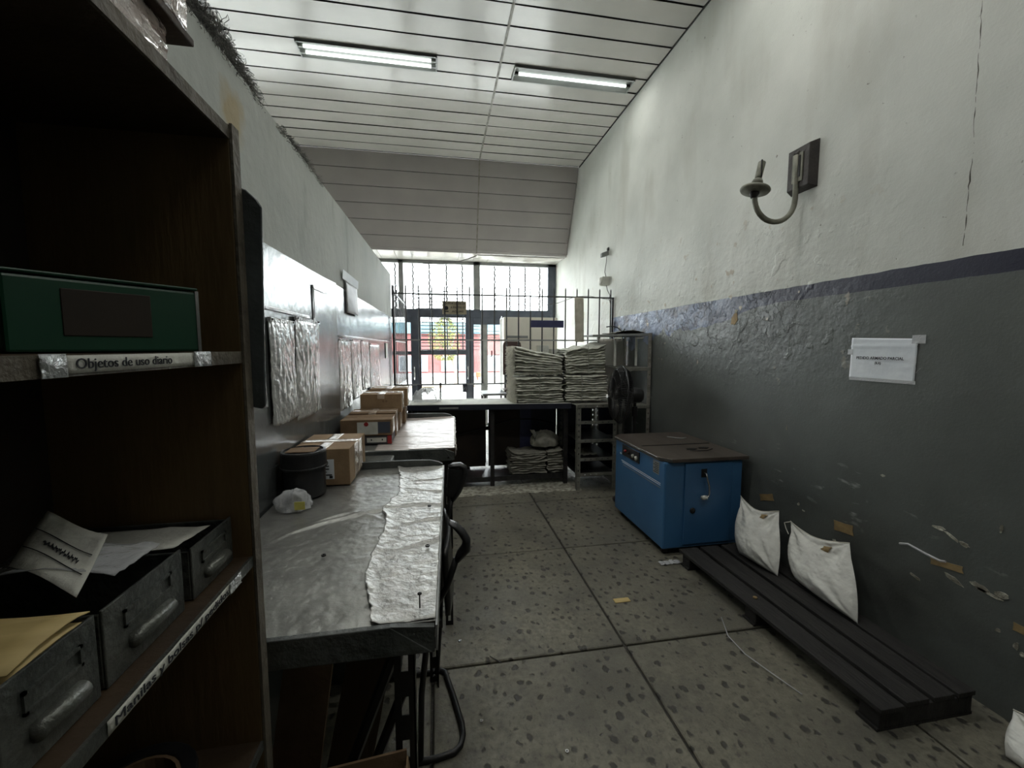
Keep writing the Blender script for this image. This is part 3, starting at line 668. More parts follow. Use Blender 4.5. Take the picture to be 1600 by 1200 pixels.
# wrapped cartons on top of the shelf
def wrapped(x0, x1, y0, y1, z0, z1, label, nx=14, nz_=8):
    t = thing('wrapped_carton', label, 'box', ((x0+x1)/2, (y0+y1)/2, z0), 'wrapped cartons on the shelf unit')
    MB().box(x0, x1, y0, y1, z0, z1).obj('carton', M['card_dark'], t, bevel=.003)
    f1 = lambda u, v: (x1+.003+.004*abs(nz(u*9, v*7, z0)), y0+(y1-y0)*u, z0+.001+(z1-z0-.001)*v)
    MB().grid(f1, 36, 18, (.0008, 0, 0)).obj('plastic_wrap', M['foil'], t, smooth=True)
    f2 = lambda u, v: (x0+(x1-x0)*u, y1+.003+.004*abs(nz(u*9, v*7, z0+3)), z0+.001+(z1-z0-.001)*v)
    MB().grid(f2, 18, 18, (0, .0008, 0)).obj('plastic_wrap', M['foil'], t, smooth=True)
    return t
wrapped(-.565, -.335, -.1, .625, 1.897, 1.972, 'shiny wrapped carton lying on the shelf top board')
wrapped(-.565, -.325, -.12, .655, 1.984, 2.12, 'upper wrapped carton above the wooden slat, near the ceiling cobweb')
tag(bx(-.567, -.318, -.14, .665, 1.973, 1.983).obj('board', M['wood_dark'], bevel=.002), 'thin brown board between the two wrapped cartons', 'board')

# things on the shelf
gb = thing('green_box', 'long green enamelled metal box on the upper shelf', 'box', (-.302, .600, 1.564), rz=R(-36), local=True)
MB().box(-.145, 0, -.165, 0, .001, .076).obj('body', M['green'], gb, bevel=.003)
MB().box(-.1455, .0008, -.166, .0008, .0775, .081).obj('lid', M['green'], gb, bevel=.0015)
MB().box(-.0015, .0012, -.003, .0008, .001, .077).obj('edge_trim', M['chrome'], gb)
MB().box(.0, .0012, -.125, -.05, .018, .066).obj('dark_patch', M['hardboard'], gb, bevel=.0006, seg=1)
for k, z in enumerate((1.564, 1.640)):
    g2 = thing('striped_tin', ('lower' if k == 0 else 'upper')+' green and white tin of the two stacked at the left edge', 'tin', (-.40, .335, z), 'green and white tins')
    MB().box(-.46, -.345, .30, .392, z, z+.062).obj('body', M['green'], g2, bevel=.006)
    MB().box(-.462, -.343, .298, .394, z+.062, z+.073).obj('lid', M['white_tin'], g2, bevel=.004)
    MB().box(-.3452, -.3435, .315, .375, z+.012, z+.058).obj('white_panel', M['white_tin'], g2)
mc = thing('mesh_cup', 'black wire mesh pen cup behind the green box', 'cup', (-.40, .655, 1.564))
mb = MB()
for k in range(28):
    a = k*2*math.pi/28
    for s_ in (1, -1):
        mb.tube([(-.395+.032*math.cos(a+s_*q*.16), .655+.032*math.sin(a+s_*q*.16), 1.568+.012*q) for q in range(7)], .0006, 3)
stuff(mb.obj('wire_mesh', M['black_steel'], mc))
MB().lathe([(.031, 0), (.034, 0), (.034, .004), (.031, .004)], (-.395, .655, 1.564)).obj('base', M['black_steel'], mc)
MB().tube(arc((-.395, .655, 1.642), .034, 0, 360, 24, 'xy')[:-1], .0022, 6, closed=True).obj('rim', M['black_steel'], mc)

# three steel drawers with label holder and pull
def steel_bin(y0, y1, z0, z1, label, k, rz=0):
    xf = -.325
    t = thing('steel_index_box', label, 'box', (xf-.11, (y0+y1)/2, z0), 'worn steel index boxes on the shelf', rz=rz)
    mb = MB(); x0 = -.545
    mb.box(x0, xf-.003, y0, y0+.003, z0, z1-.004); mb.box(x0, xf-.003, y1-.003, y1, z0, z1-.004)
    mb.box(x0, x0+.003, y0+.003, y1-.003, z0, z1-.02); mb.box(x0, xf-.003, y0+.003, y1-.003, z0, z0+.003)
    mb.obj('tray', M['bin_steel'], t, bevel=.001, seg=1)
    MB().box(xf-.003, xf, y0, y1, z0, z1).obj('front', M['bin_steel'], t, bevel=.0012, seg=2)
    yc = (y0+y1)/2; h = z1-z0; wv = (y1-y0)
    mb = MB(); a, b, c, d = yc-wv*.30, yc+wv*.30, z0+h*.56, z0+h*.80
    for q in ((a, b, c, c+.003), (a, b, d-.003, d), (a, a+.003, c, d), (b-.003, b, c, d)): mb.box(xf, xf+.0025, *q)
    mb.obj('label_holder', M['bin_steel'], t)
    MB().lathe([(.0005, -wv*.27), (.008, -wv*.25), (.009, 0), (.008, wv*.25), (.0005, wv*.27)], (xf+.003, yc, z0+h*.33), (0, 1, 0), 14).obj('pull', M['bin_steel'], t, smooth=True)
    return t
steel_bin(.345, .437, 1.235, 1.318, 'nearest steel index box, holding manila envelopes', 0)
steel_bin(.445, .572, 1.235, 1.316, 'middle steel index box under the dark pouch', 1)
steel_bin(.592, .700, 1.235, 1.306, 'steel index box against the shelf end panel', 2)
for k in range(4):
    o = MB().grid(lambda u, v: (-.53+.20*u, .352+.078*v+.003*k, 1.296+k*.0075+.006*math.sin(v*3)+.003*nz(u*3, v*3, k)), 8, 6, (0, 0, .0012)).obj('manila_envelope', M['manila'], smooth=True)
    tag(o, ['bottom', 'second', 'third', 'topmost'][k]+' manila envelope in the nearest steel drawer', 'envelope', 'manila envelopes in the drawer')
tg = thing('paper_tag', 'pale ruled paper slip with handwriting, tilted over the middle drawer', 'paper', (-.43, .53, 1.33))
PA, PB, PD = Vector((-.459, .516, 1.335)), Vector((-.360, .465, 1.324)), Vector((-.490, .605, 1.360))
MB().grid(lambda u, v: PA+(PB-PA)*u+(PD-PA)*v+Vector((0, 0, .004*math.sin(u*4+v*2))), 10, 8, (0, 0, .0006)).obj('sheet', M['paper_old'], tg, smooth=True)
ux, vx = (PB-PA).normalized(), (PD-PA).normalized(); nn = vx.cross(ux).normalized(); nn = nn if nn.z > 0 else -nn
for q in (.3, .62):
    c = PA+(PD-PA)*q
    MB().tube([c+ux*(.004+.10*e/8)+nn*.002+Vector((0, 0, .004*math.sin((.04+.9*e/8)*4+q*2))) for e in range(9)], .0006, 4).obj('ruled_line', M['ink'], tg)
pts = [PA+(PD-PA)*(.46+.05*math.sin(k*2.3)*math.cos(k*.9))+ux*(.03+.06*k/40)+nn*.0022+Vector((0, 0, .004*math.sin((.27+.55*k/40)*4+.92))) for k in range(41)]
MB().tube(pts, .0009, 4).obj('handwriting', M['ink'], tg)
pc = MB().grid(lambda u, v: (-.50+.15*u, .50+.075*v, 1.322+.014*math.sin(u*3.1)*(1-v*.5)+.003*nz(u*6, v*6)), 16, 10, (0, 0, .001)).obj('pouch', M['film'], smooth=True)
tag(pc, 'dark clear plastic pouch sagging over the middle drawer', 'pouch')
pc = MB().grid(lambda u, v: (-.53+.18*u, .60+.09*v, 1.297+.008*u*(1-v)+.002*nz(u*5, v*5, 7)), 10, 8, (0, 0, .0008)).obj('paper_sheet', M['paper_old'], smooth=True)
tag(pc, 'folded grey paper lying in the drawer beside the shelf end', 'paper')
# ring of dark tape on the lowest visible shelf
t = thing('tape_roll', 'dark roll of tape on the shelf below the drawers', 'tape roll', (-.44, .64, .911))
MB().lathe([(.055, 0), (.075, 0), (.075, .045), (.055, .045), (.055, 0)], (-.43, .61, .911)).obj('roll', M['black_plastic'], t, smooth=False, bevel=.002)
MB().lathe([(.050, .002), (.0545, .002), (.0545, .043), (.050, .043), (.050, .002)], (-.43, .61, .911)).obj('core', M['card_dark'], t)
# frayed string hanging from the top board
s0 = [(-.335, .37+.003*nz(k*.4, 2), 1.878-.010*k+(0 if k < 9 else 0)) for k in range(11)]
t = thing('hanging_string', 'short frayed string hanging under the shelf top board', 'string', s0[-1])
MB().tube(s0, .0009, 5).obj('strand', M['string'], t)
MB().tube([s0[8], (-.335, .378, 1.787), (-.333, .384, 1.790)], .0006, 4).obj('strand', M['string'], t)
MB().tube([s0[7], (-.335, .366, 1.798), (-.334, .371, 1.784)], .0006, 4).obj('strand', M['string'], t)

# ================================================================== DESKS
ZD = 1.03
def desk(name_label, y0, y1, xr0, xr1, mtop, mfilm, torn, sh_z=.25):
    t = thing('work_desk', name_label, 'desk', (-.28, (y0+y1)/2, 0), 'steel topped work desks')
    XW = XL+.012
    MB().hexa([(XW, y0, ZD-.018), (xr0, y0, ZD-.018), (xr1, y1, ZD-.018), (XW, y1, ZD-.018), (XW, y0, ZD-.004), (xr0, y0, ZD-.004), (xr1, y1, ZD-.004), (XW, y1, ZD-.004)]).obj('table_top', M['wood_dark'], t)
    def top(u, v):
        x = XW+(xr0+(xr1-xr0)*v-XW)*u; y = y0+(y1-y0)*v
        z = ZD-.002+.0012*nz(x*5, y*5, 1)
        if torn:
            yc = 1.21+.21*min(1, max(0, (x+.47)/.30))**.6; d = y-yc
            z += (.0065*math.exp(-(d/.008)**2)+.0025*math.exp(-((d-.03)/.03)**2))*min(1, max(0, (x+.50)/.12))
            yd = 1.30+.09*math.sin(min(1, max(0, (x+.42)/.26))*3.14); 
            z += .005*math.exp(-((y-yd)/.010)**2)*(1 if -.42 < x < -.16 else 0)*abs(math.sin((x+.42)/.26*3.14))
            z += .0010*nz(x*40, y*40, 3)
        return (x, y, z)
    MB().grid(top, 110 if torn else 30, 200 if torn else 40, (0, 0, -.002)).obj('steel_cover', M[mtop], t, smooth=True)
    return t, XW
d1, XW = desk('nearer work desk with wrinkled steel grey cover', .80, 1.90, -.014, .015, 'desk_steel', 'desk_film', True)
# wrinkled film: a torn layer over the aisle side, its ragged edge facing the wall
def torn_x(y):
    k = [(.80, -.135), (.85, -.147), (.99, -.180), (1.12, -.176), (1.24, -.165), (1.33, -.172), (1.40, -.192), (1.45, -.178), (1.55, -.150), (1.65, -.160), (1.76, -.167), (1.90, -.19)]
    for (a, xa), (b, xb) in zip(k, k[1:]):
        if a <= y <= b: s = (y-a)/(b-a); return xa+(xb-xa)*s+.006*nz(y*30, 2)
    return k[-1][1]
def film(u, v):
    y = .802+1.094*v; xr = -.014+.029*v; xl = torn_x(y); x = xl+(xr-xl)*u
    ridge = .007*math.exp(-((u)/.09)**2)
    cross = sum(.006*math.exp(-((y-c-.03*math.sin(u*3+c*9))/.007)**2) for c in (1.14, 1.27, 1.41, 1.58, 1.72))
    return (x, y, ZD+.0005+ridge+cross*(.4+.6*u)+.0022*nz(x*22, y*26, 5)+.001)
MB().grid(film, 44, 150, (0, 0, -.0015)).obj('torn_cover', M['desk_film'], d1, smooth=True)
MB().hexa([(XW, .785, .975), (-.018, .785, .972), (-.018, .799, .972), (XW, .799, .975), (XW, .785, 1.031), (-.10, .785, 1.033), (-.10, .799, 1.033), (XW, .799, 1.031)]).obj('apron', M['desk_apron'], d1, bevel=.002)
MB().hexa([(-.10, .786, .973), (-.016, .786, .972), (-.016, .799, .972), (-.10, .799, .973), (-.10, .786, 1.033), (-.016, .786, 1.024), (-.016, .799, 1.024), (-.10, .799, 1.033)]).obj('apron_corner', M['desk_apron'], d1)
MB().hexa([(-.014, .786, .975), (-.010, .786, .975), (.019, 1.90, .985), (.015, 1.90, .985), (-.014, .786, 1.028), (-.010, .786, 1.028), (.019, 1.90, 1.031), (.015, 1.90, 1.031)]).obj('side_strip', M['frame_light'], d1)
def lip(t, x0, x1, y, h, m='desk_apron', n='end_board'):
    poly = [(x0, .96), (x1, .96), (x1, ZD+h*.25), (x1-.02, ZD+h*.6), (x1-.06, ZD+h*.9), (x1-.14, ZD+h), (x0, ZD+h)]
    MB().prism(poly, y, y+.014, 'y').obj(n, M[m], t, bevel=.002)
lip(d1, XW, .012, 1.901, .030)
def desk_legs(t, pts):
    for x, y, sx_, sy_ in pts:
        slotted((x, y, 0), (x, y, .972), .042, (sx_, 0, 0), (0, sy_, 0), pitch=.09, slot=.035).obj('leg', M['black_steel'], t)
desk_legs(d1, [(-.058, .83, -1, 1), (-.545, .83, 1, 1), (-.02, 1.87, -1, -1), (-.545, 1.87, 1, -1)])
MB().box(-.54, -.06, 1.83, 1.85, .18, .22).obj('stretcher', M['black_steel'], d1)
for a, b in (((-.10, .86, .93), (-.22, .86, .62)), ((-.09, .90, .80), (-.24, 1.02, .35))):
    MB().tube([a, b], .012, 6).obj('brace', M['black_steel'], d1)

d2, _ = desk('farther work desk with pinkish wrinkled cover before the counter', 2.23, 3.24, .079, .115, 'desk_steel', 'x', False)
def film2(u, v):
    y = 2.232+1.0*v; x = -.34+(.079+.036*v+.34)*u
    return (x, y, ZD+.0012+.0035*nz(x*7, y*16, 5)+.006*(1 if v > .97 else 0)*u)
MB().grid(film2, 44, 80, (0, 0, -.0015)).obj('wrinkled_cover', M['desk_film_pink'], d2, smooth=True)
MB().hexa([(XW, 2.215, .955), (.07, 2.215, .965), (.07, 2.229, .965), (XW, 2.229, .955), (XW, 2.215, ZD), (.02, 2.215, ZD), (.02, 2.229, ZD), (XW, 2.229, ZD)]).obj('apron', M['desk_apron'], d2, bevel=.002)
MB().hexa([(.02, 2.216, .962), (.076, 2.216, .968), (.076, 2.229, .968), (.02, 2.229, .962), (.02, 2.216, ZD), (.076, 2.216, ZD-.022), (.076, 2.229, ZD-.022), (.02, 2.229, ZD)]).obj('apron_corner', M['desk_apron'], d2)
MB().grid(lambda u, v: (.08+.036*u+.012*abs(nz(u*8, v*4)), 2.24+.99*u, ZD+.001-(.05+.03*nz(u*6, 3))*v), 30, 6, (.002, 0, 0)).obj('hanging_edge', M['desk_film_pink'], d2, smooth=True)
lip(d2, XW, .10, 3.241, .035)
desk_legs(d2, [(.06, 2.26, -1, 1), (-.545, 2.26, 1, 1), (.09, 3.21, -1, -1), (-.545, 3.21, 1, -1)])
for x, y in ((.045, 2.213), (-.10, 2.213)): MB().lathe([(.006, 0), (.004, .004), (.0005, .005)], (x, y, .985), (0, -1, 0), 8).obj('bolt', M['iron'], d2)

# small hardware on the near desk
sc_ = thing('long_screw', 'long dark screw standing at the near desk corner', 'screw', (-.046, .84, ZD))
MB().tube([(-.046, .84, ZD+.002), (-.046, .84, ZD+.032)], .0014, 6).obj('shank', M['black_steel'], sc_)
MB().lathe([(.0005, .0), (.0045, .001), (.0045, .003), (.002, .005)], (-.046, .84, ZD+.031), n=10).obj('head', M['black_steel'], sc_)
for (x, y, l_) in ((-.037, 1.106, 'dark nut on the torn cover nearest the long screw'), (-.038, 1.395, 'dark nut on the torn cover by the crease'), (-.30, 1.10, 'dark pebble of grit on the bare side of the desk')):
    tag(MB().lathe([(.003, 0), (.006, 0), (.006, .004), (.003, .004), (.003, 0)], (x, y, ZD+.004), n=6).obj('hex_nut', M['black_steel']), l_, 'nut', 'loose nuts on the desk')

# black round tin with lid
tn = thing('round_tin', 'large dark round tin with overhanging lid at the wall', 'tin', (-.497, 1.60, ZD))
c = (-.490, 1.60, ZD+.004)
MB().lathe([(.068, 0), (.071, .004), (.071, .105), (.069, .109)], c, n=40).obj('body', M['tin_black'], tn, smooth=True)
MB().lathe([(.0715, .104), (.080, .104), (.080, .109), (.0765, .111), (.0765, .158), (.074, .164), (.066, .166), (.064, .160), (.0, .159)], c, n=40).obj('lid', M['tin_black'], tn, smooth=False)
MB().grid(lambda u, v: (-.545+.10*u, 1.565+.08*v, ZD+.1665+.002*abs(nz(u*4, v*4))), 10, 8, (0, 0, .001)).obj('cloth_patch', M['card_dark'], tn, smooth=True)

# crumpled clear bag with a yellow label
cb = thing('clear_bag', 'small crumpled clear bag with yellow label before the round tin', 'bag', (-.46, 1.47, ZD))
def bag(u, v):
    a = u*2*math.pi; ph = v*math.pi/2
    r = math.cos(ph)**.6; k = 1+.30*nz(math.cos(a)*1.2, math.sin(a)*1.2, v*1.5)+.10*abs(math.sin(a*3.5+v*3))
    return (-.485+.055*r*k*math.cos(a), 1.468+.045*r*k*math.sin(a), ZD+.004+.060*math.sin(ph)**1.3*(1+.12*nz(math.cos(a)*1.5, v*2, 3)))
MB().grid(bag, 36, 14).obj('film', M['film'], cb, smooth=True)
MB().lathe([(.030, 0), (.036, .004), (.034, .022), (.0, .028)], (-.485, 1.468, ZD+.004), n=12).obj('contents', M['tin_black'], cb)
MB().box(-.468, -.436, 1.412, 1.414, ZD+.014, ZD+.040, mtx=None).obj('yellow_label', M['yellow_label'], cb)

# cartons
def carton(label, x0, x1, y0, y1, z0, z1, m='card', rz=0, tape=True, grp='cartons on the desks', name='cardboard_box', lab=None, side_tape=False, flap=False, extra=None):
    cx, cy = (x0+x1)/2, (y0+y1)/2; hx, hy, h = (x1-x0)/2, (y1-y0)/2, z1-z0
    t = thing(name, label, 'box', (cx, cy, z0), grp, rz=R(rz), local=True)
    MB().box(-hx, hx, -hy, hy, 0, h).obj('carton', M[m], t, bevel=.0025)
    MB().box(-hx+.001, hx-.001, -.0012, .0012, h-.0002, h+.0006).obj('flap_seam', M['hardboard'], t)
    if tape:
        MB().grid(lambda u, v: (-.022+.044*v, -hy+2*hy*u, h+.0012+.0006*nz(u*12, v*5)), 20, 4, (0, 0, -.0008)).obj('tape_strip', M['tape'], t, smooth=True)
        MB().grid(lambda u, v: (-hx+2*hx*u, -.025+.05*v, h+.002+.0006*nz(u*12, v*5, 4)), 20, 4, (0, 0, -.0008)).obj('tape_strip', M['tape'], t, smooth=True)
        MB().box(-.022, .022, -hy-.0012, -hy, h*.75, h).obj('tape_strip', M['tape'], t)
    if side_tape:
        for a in (-.45, .05): MB().grid(lambda u, v: (hx+.0012+.0006*nz(u*8, v*8, a), hy*(a+.5*u)*1.0, h*(.02+.96*v)), 6, 10, (-.0008, 0, 0)).obj('tape_strip', M['tape'], t, smooth=True)
    if extra: extra(t, hx, hy, h)
    return t
def ship_label(t, hx, hy, h):
    s_ = MB().box(.0, .052, -hy-.0012, -hy, h*.18, h*.72).obj('shipping_label', M['white_paper'], t)
    for k in range(5): MB().box(.004, .004+.040*random.uniform(.5, 1), -hy-.0018, -hy-.0010, h*(.28+.08*k), h*(.31+.08*k)).obj('print_line', M['ink'], s_)
    MB().box(.034, .046, -hy-.0018, -hy-.001, h*.2, h*.27).obj('print_block', M['ink'], s_)
carton('brown shipping carton with white label and shiny tape beside the round tin', XL+.014, -.345, 1.685, 1.985, ZD+.003, ZD+.147, rz=-1.5, side_tape=True, extra=ship_label)
def lab_white(t, hx, hy, h):
    MB().box(-hx*.35, hx*.45, -hy-.0012, -hy, h*.08, h*.85).obj('printed_panel', M['lamp_white'], t)
    MB().box(hx*.45, hx*.93, -hy-.0012, -hy, h*.15, h*.85).obj('grey_panel', M['frame_grey'], t)
    MB().lathe([(.012, 0), (.012, .0015)], (0, -hy-.0002, h*.72), (0, -1, 0), 14).obj('red_seal', M['red_label'], t)
def lab_dark(t, hx, hy, h):
    s_ = MB().box(.0, hx*.78, -hy-.0012, -hy, h*.2, h*.75).obj('printed_panel', M['lamp_white'], t)
    MB().box(hx*.83, hx, -hy-.0013, -hy, 0, h).obj('red_edge', M['red_label'], t)
    for q in (.18, .62): MB().box(hx*q-.003, hx*q+.003, -hy-.0018, -hy-.001, h*.4, h*.6).obj('print_block', M['ink'], s_)
def print_mark(t, hx, hy, h):
    for q in (-.006, .012): MB().lathe([(.004, 0), (.007, 0), (.007, .0008), (.004, .0008)], (q+.02, -hy-.0002, h*.62), (0, -1, 0), 12).obj('print_mark', M['card_dark'], t)
Zt = ZD+.005
carton('flat dark and red printed box at the foot of the desk stack', -.53, -.265, 2.375, 2.56, Zt, Zt+.047, 'dark_box', tape=False, extra=lab_dark)
carton('white and green printed box with red seal on the flat dark box', -.535, -.262, 2.37, 2.56, Zt+.049, Zt+.138, 'card_dark', tape=False, extra=lab_white, side_tape=True)
carton('brown carton right behind the box with the red seal', -.53, -.262, 2.57, 2.745, Zt, Zt+.145, 'card_dark', tape=True, side_tape=True)
carton('lower brown carton under the tall printed one', -.50, -.255, 2.755, 2.99, Zt, Zt+.115, 'card_dark', tape=False, side_tape=True)
carton('brown printed carton on top in the middle of the stack', -.495, -.24, 2.755, 2.99, Zt+.117, Zt+.237, 'card', tape=True, side_tape=True, extra=print_mark)
carton('lower carton at the counter end of the stack', -.49, -.24, 3.0, 3.225, Zt, Zt+.12, 'card_dark', tape=False, side_tape=True)
carton('highest carton at the counter end of the stack', -.475, -.222, 3.0, 3.225, Zt+.122, Zt+.248, 'card', tape=True, side_tape=True)

# steel cabinet with pale tray between the desks
cab = thing('steel_cabinet', 'low grey steel cabinet between the two desks', 'cabinet', (-.38, 2.06, 0))
MB().box(XL+.012, -.20, 1.93, 2.20, 0, .985).obj('body', M['desk_apron'], cab, bevel=.003)
for k in range(3):
    f_ = MB().box(-.20, -.196, 1.94, 2.19, .04+k*.31, .33+k*.31).obj('drawer', M['desk_apron'], cab, bevel=.002)
    MB().box(-.196, -.186, 2.03, 2.10, .24+k*.31, .255+k*.31).obj('handle', M['chrome'], f_)
tr_ = thing('metal_tray', 'pale green grey metal tray between the desks', 'tray', (-.33, 2.06, .986))
mb = MB(); mb.box(-.42, -.235, 1.935, 2.20, .986, 1.012); mb.obj('tray', M['frame_light'], tr_, bevel=.004)
MB().box(-.41, -.243, 1.945, 2.19, 1.0125, 1.016).obj('inlay', M['bin_steel'], tr_)
tag(MB().tube([(-.215, 1.98, .992), (-.20, 2.05, .992), (-.205, 2.15, .992)], .007, 6).obj('steel_rod', M['chrome']), 'short steel rod beside the metal tray', 'rod')

# plastic sleeves and paper on the partition
def sleeve(y0, y1, z0, z1, label, bulge=.012, slant=0.0, out=0.0, m='sleeve', k=0):
    t = thing('plastic_sleeve', label, 'sleeve', (XL+.01, (y0+y1)/2, z0), 'plastic sleeves on the partition')
    def fn(u, v):
        y = y0+(y1-y0)*u+slant*(1-v); z = z0+(z1-z0)*v
        w_ = bulge*(math.sin(math.pi*u)**.6)*(1-v)**.35
        f = .007*abs(nz(y*22+k, z*4, k))+.004*abs(nz(y*30+z*20, z*16, k))
        return (XL+.011+w_+f*(1-v*.4)+out*(1-v)*u, y, z)
    MB().grid(fn, 44, 44, (-.001, 0, 0)).obj('film', M[m], t, smooth=True)
    MB().box(XL+.008, XL+.018, y0, y1, z1-.008, z1+.006).obj('tape_strip', M['clear_tape'], t)
    MB().box(XL+.010, XL+.0125, y0+.03, y1-.03, z0+.05, z1-.02).obj('insert', M['paper_old'], t)
    for yy in (y0+.02, y1-.02): MB().lathe([(.004, 0), (.004, .004)], (XL+.017, yy, z1), (1, 0, 0), 8).obj('pin', M['iron'], t)
sleeve(1.55, 1.80, 1.295, 1.668, 'crinkled clear sleeve nearest the shelf unit', k=1)
sleeve(1.82, 2.16, 1.275, 1.690, 'wide crinkled sleeve, second from the shelf unit', slant=-.03, k=2)
sleeve(2.54, 2.88, 1.20, 1.615, 'crinkled sleeve just past the sheet seam', k=3)
sleeve(2.90, 3.24, 1.22, 1.618, 'second crinkled sleeve past the sheet seam', k=4)
sleeve(3.26, 3.62, 1.25, 1.620, 'third crinkled sleeve past the sheet seam', k=5)
sleeve(3.66, 4.25, 1.02, 1.60, 'long bulging sleeve hanging beside the cartons', bulge=.03, slant=-.12, out=.03, k=6)
ps = thing('notice_sheet', 'grey notice sheet with white top strip high on the partition', 'notice', (XL+.01, 2.97, 1.80))
MB().grid(lambda u, v: (XL+.012+.02*(1-v)*math.sin(u*3.1)+.003*nz(u*5, v*5), 2.80+.38*u, 1.79+.20*v), 12, 12, (-.001, 0, 0)).obj('sheet', M['frame_light'], ps, smooth=True)
MB().grid(lambda u, v: (XL+.012+.004*v, 2.72+.50*u, 1.99+.055*v), 8, 2, (-.001, 0, 0)).obj('top_strip', M['white_paper'], ps)
tag(MB().box(XL+.008, XL+.014, 4.75, 4.92, 1.45, 1.62).obj('light_switch', M['lamp_white'], bevel=.003), 'pale switch plate near the partition end', 'switch')

# cobwebs and rags along the partition top
def web(y0, y1, h, n, label, seed):
    random.seed(seed); mb = MB()
    for k in range(n):
        y = random.uniform(y0, y1); zt = ztop(y); a = random.random()
        hh = h*math.sin(math.pi*(y-y0)/(y1-y0))**.5*(.35+.65*random.random())
        pts = [(XL-.03+.03*a+.03*nz(y*9+q*.22, k*.37, 1), y+.05*nz(q*.16, k*.37, 4)+.018*math.sin(q*.4+k), zt-.02+hh*math.sin(q*.15)) for q in range(17)]
        mb.tube(pts, random.choice((.0004, .0006, .001)), 3)
    o = stuff(mb.obj('cobweb', M['cobweb'])); tag(o, label, 'cobweb')
    random.seed(11)
web(1.12, 1.62, .12, 420, 'dusty tangle of cobweb on the partition top, nearest the cartons', 3)
web(1.75, 2.35, .06, 340, 'low fringe of dusty cobweb farther along the partition top', 5)
def rag(u, v):
    y = 1.10+.42*u; a = v*math.pi
    return (XL-.06+.055*math.cos(a), y, ztop(y)-.004+(.11*math.sin(math.pi*min(1, u*1.1+.12))**.8)*math.sin(a)*(1+.3*nz(y*9, v*4))+.0)
tag(MB().grid(rag, 26, 14, (0, 0, -.002)).obj('dusty_rag', M['rag'], smooth=True), 'dark dusty rag heap on the partition top above the shelf', 'rag')

# under the near desk
cbx = thing('open_carton', 'open brown cardboard box in front of the near desk leg', 'box', (-.25, .78, .40))
mb = MB()
mb.hexa([(-.43, .822, .40), (-.078, .822, .40), (-.078, .827, .40), (-.43, .827, .40), (-.43, .822, .700), (-.078, .822, .735), (-.078, .827, .735), (-.43, .827, .700)])
for q in ((-.43, -.078, .738, .743, .40, .66), (-.083, -.078, .743, .822, .40, .70), (-.43, -.425, .743, .822, .40, .68), (-.43, -.078, .743, .822, .40, .405)): mb.box(*q)
mb.obj('carton', M['card_dark'], cbx)
MB().hexa([(-.066, .742, .62), (-.063, .742, .62), (-.063, .824, .62), (-.066, .824, .62), (-.078, .742, .70), (-.075, .742, .70), (-.075, .824, .72), (-.078, .824, .72)]).obj('flap', M['card'], cbx)
stl = thing('low_stool', 'low black steel stand under the open cardboard box', 'stand', (-.29, .69, 0))
MB().box(-.43, -.075, .735, .828, .375, .398).obj('top', M['black_steel'], stl)
for x in (-.42, -.11):
    for y in (.737, .80): MB().box(x, x+.025, y, y+.025, 0, .375).obj('leg', M['black_steel'], stl)
for k, (x0, y0, h, tl, m, l_) in enumerate([(-.50, 1.0, .80, .10, 'card_dark', 'leaning brown board under the near desk, against the wall side'), (-.40, 1.05, .72, .14, 'wood_dark', 'dark wooden board leaning under the near desk'), (-.30, 1.12, .66, .05, 'frame_light', 'pale narrow board standing under the near desk')]):
    o = MB().hexa([(x0, y0, 0), (x0+.12 if k < 2 else x0+.03, y0, 0), (x0+.12 if k < 2 else x0+.03, y0+.02, 0), (x0, y0+.02, 0),
                   (x0+tl, y0+.10, h), (x0+tl+(.12 if k < 2 else .03), y0+.10, h), (x0+tl+(.12 if k < 2 else .03), y0+.12, h), (x0+tl, y0+.12, h)]).obj('leaning_board', M[m])
    tag(o, l_, 'board', 'boards leaning under the desk')

# black armchair on sled runners pushed to the desk
ch = thing('arm_chair', 'black armchair on a bent tube sled base pushed up to the near desk', 'chair', (-.15, 1.65, 0))
base = [(-.45, 1.90, .013), (-.06, 1.915, .013), (-.015, 1.92, .013), (.01, 1.90, .013), (.045, 1.75, .013), (.073, 1.61, .013), (.075, 1.56, .013), (.062, 1.515, .013), (.035, 1.492, .013), (-.03, 1.480, .013), (-.45, 1.47, .013)]
MB().tube(base, .0115, 10).obj('sled_base', M['black_steel'], ch, smooth=True)
for p in ([(-.03, 1.90, .013), (-.01, 1.88, .30), (.0, 1.87, .58), (.03, 1.87, .80), (.052, 1.88, .88)],
          [(-.09, 1.48, .013), (-.08, 1.46, .30), (-.05, 1.42, .58), (-.01, 1.36, .72), (.014, 1.31, .79), (.046, 1.30, .89)]):
    MB().tube(p, .011, 8).obj('post', M['black_steel'], ch, smooth=True)
def pad(prof, y):
    mb = MB(); pts = [Vector((p[0], y, p[1])) for p in prof]; n = 12; vs = []; fs = []
    for i, p in enumerate(pts):
        d = (pts[min(i+1, len(pts)-1)]-pts[max(i-1, 0)]).normalized(); b = Vector((0, 1, 0)); a = d.cross(b).normalized()
        for j in range(n):
            t_ = 2*math.pi*j/n; vs.append(p + b*math.cos(t_)*prof[i][2] + a*math.sin(t_)*prof[i][3])
    for i in range(len(pts)-1):
        for j in range(n): fs.append((i*n+j, i*n+(j+1) % n, (i+1)*n+(j+1) % n, (i+1)*n+j))
    fs += [tuple(range(n-1, -1, -1)), tuple((len(pts)-1)*n+j for j in range(n))]
    return mb.add(vs, fs)
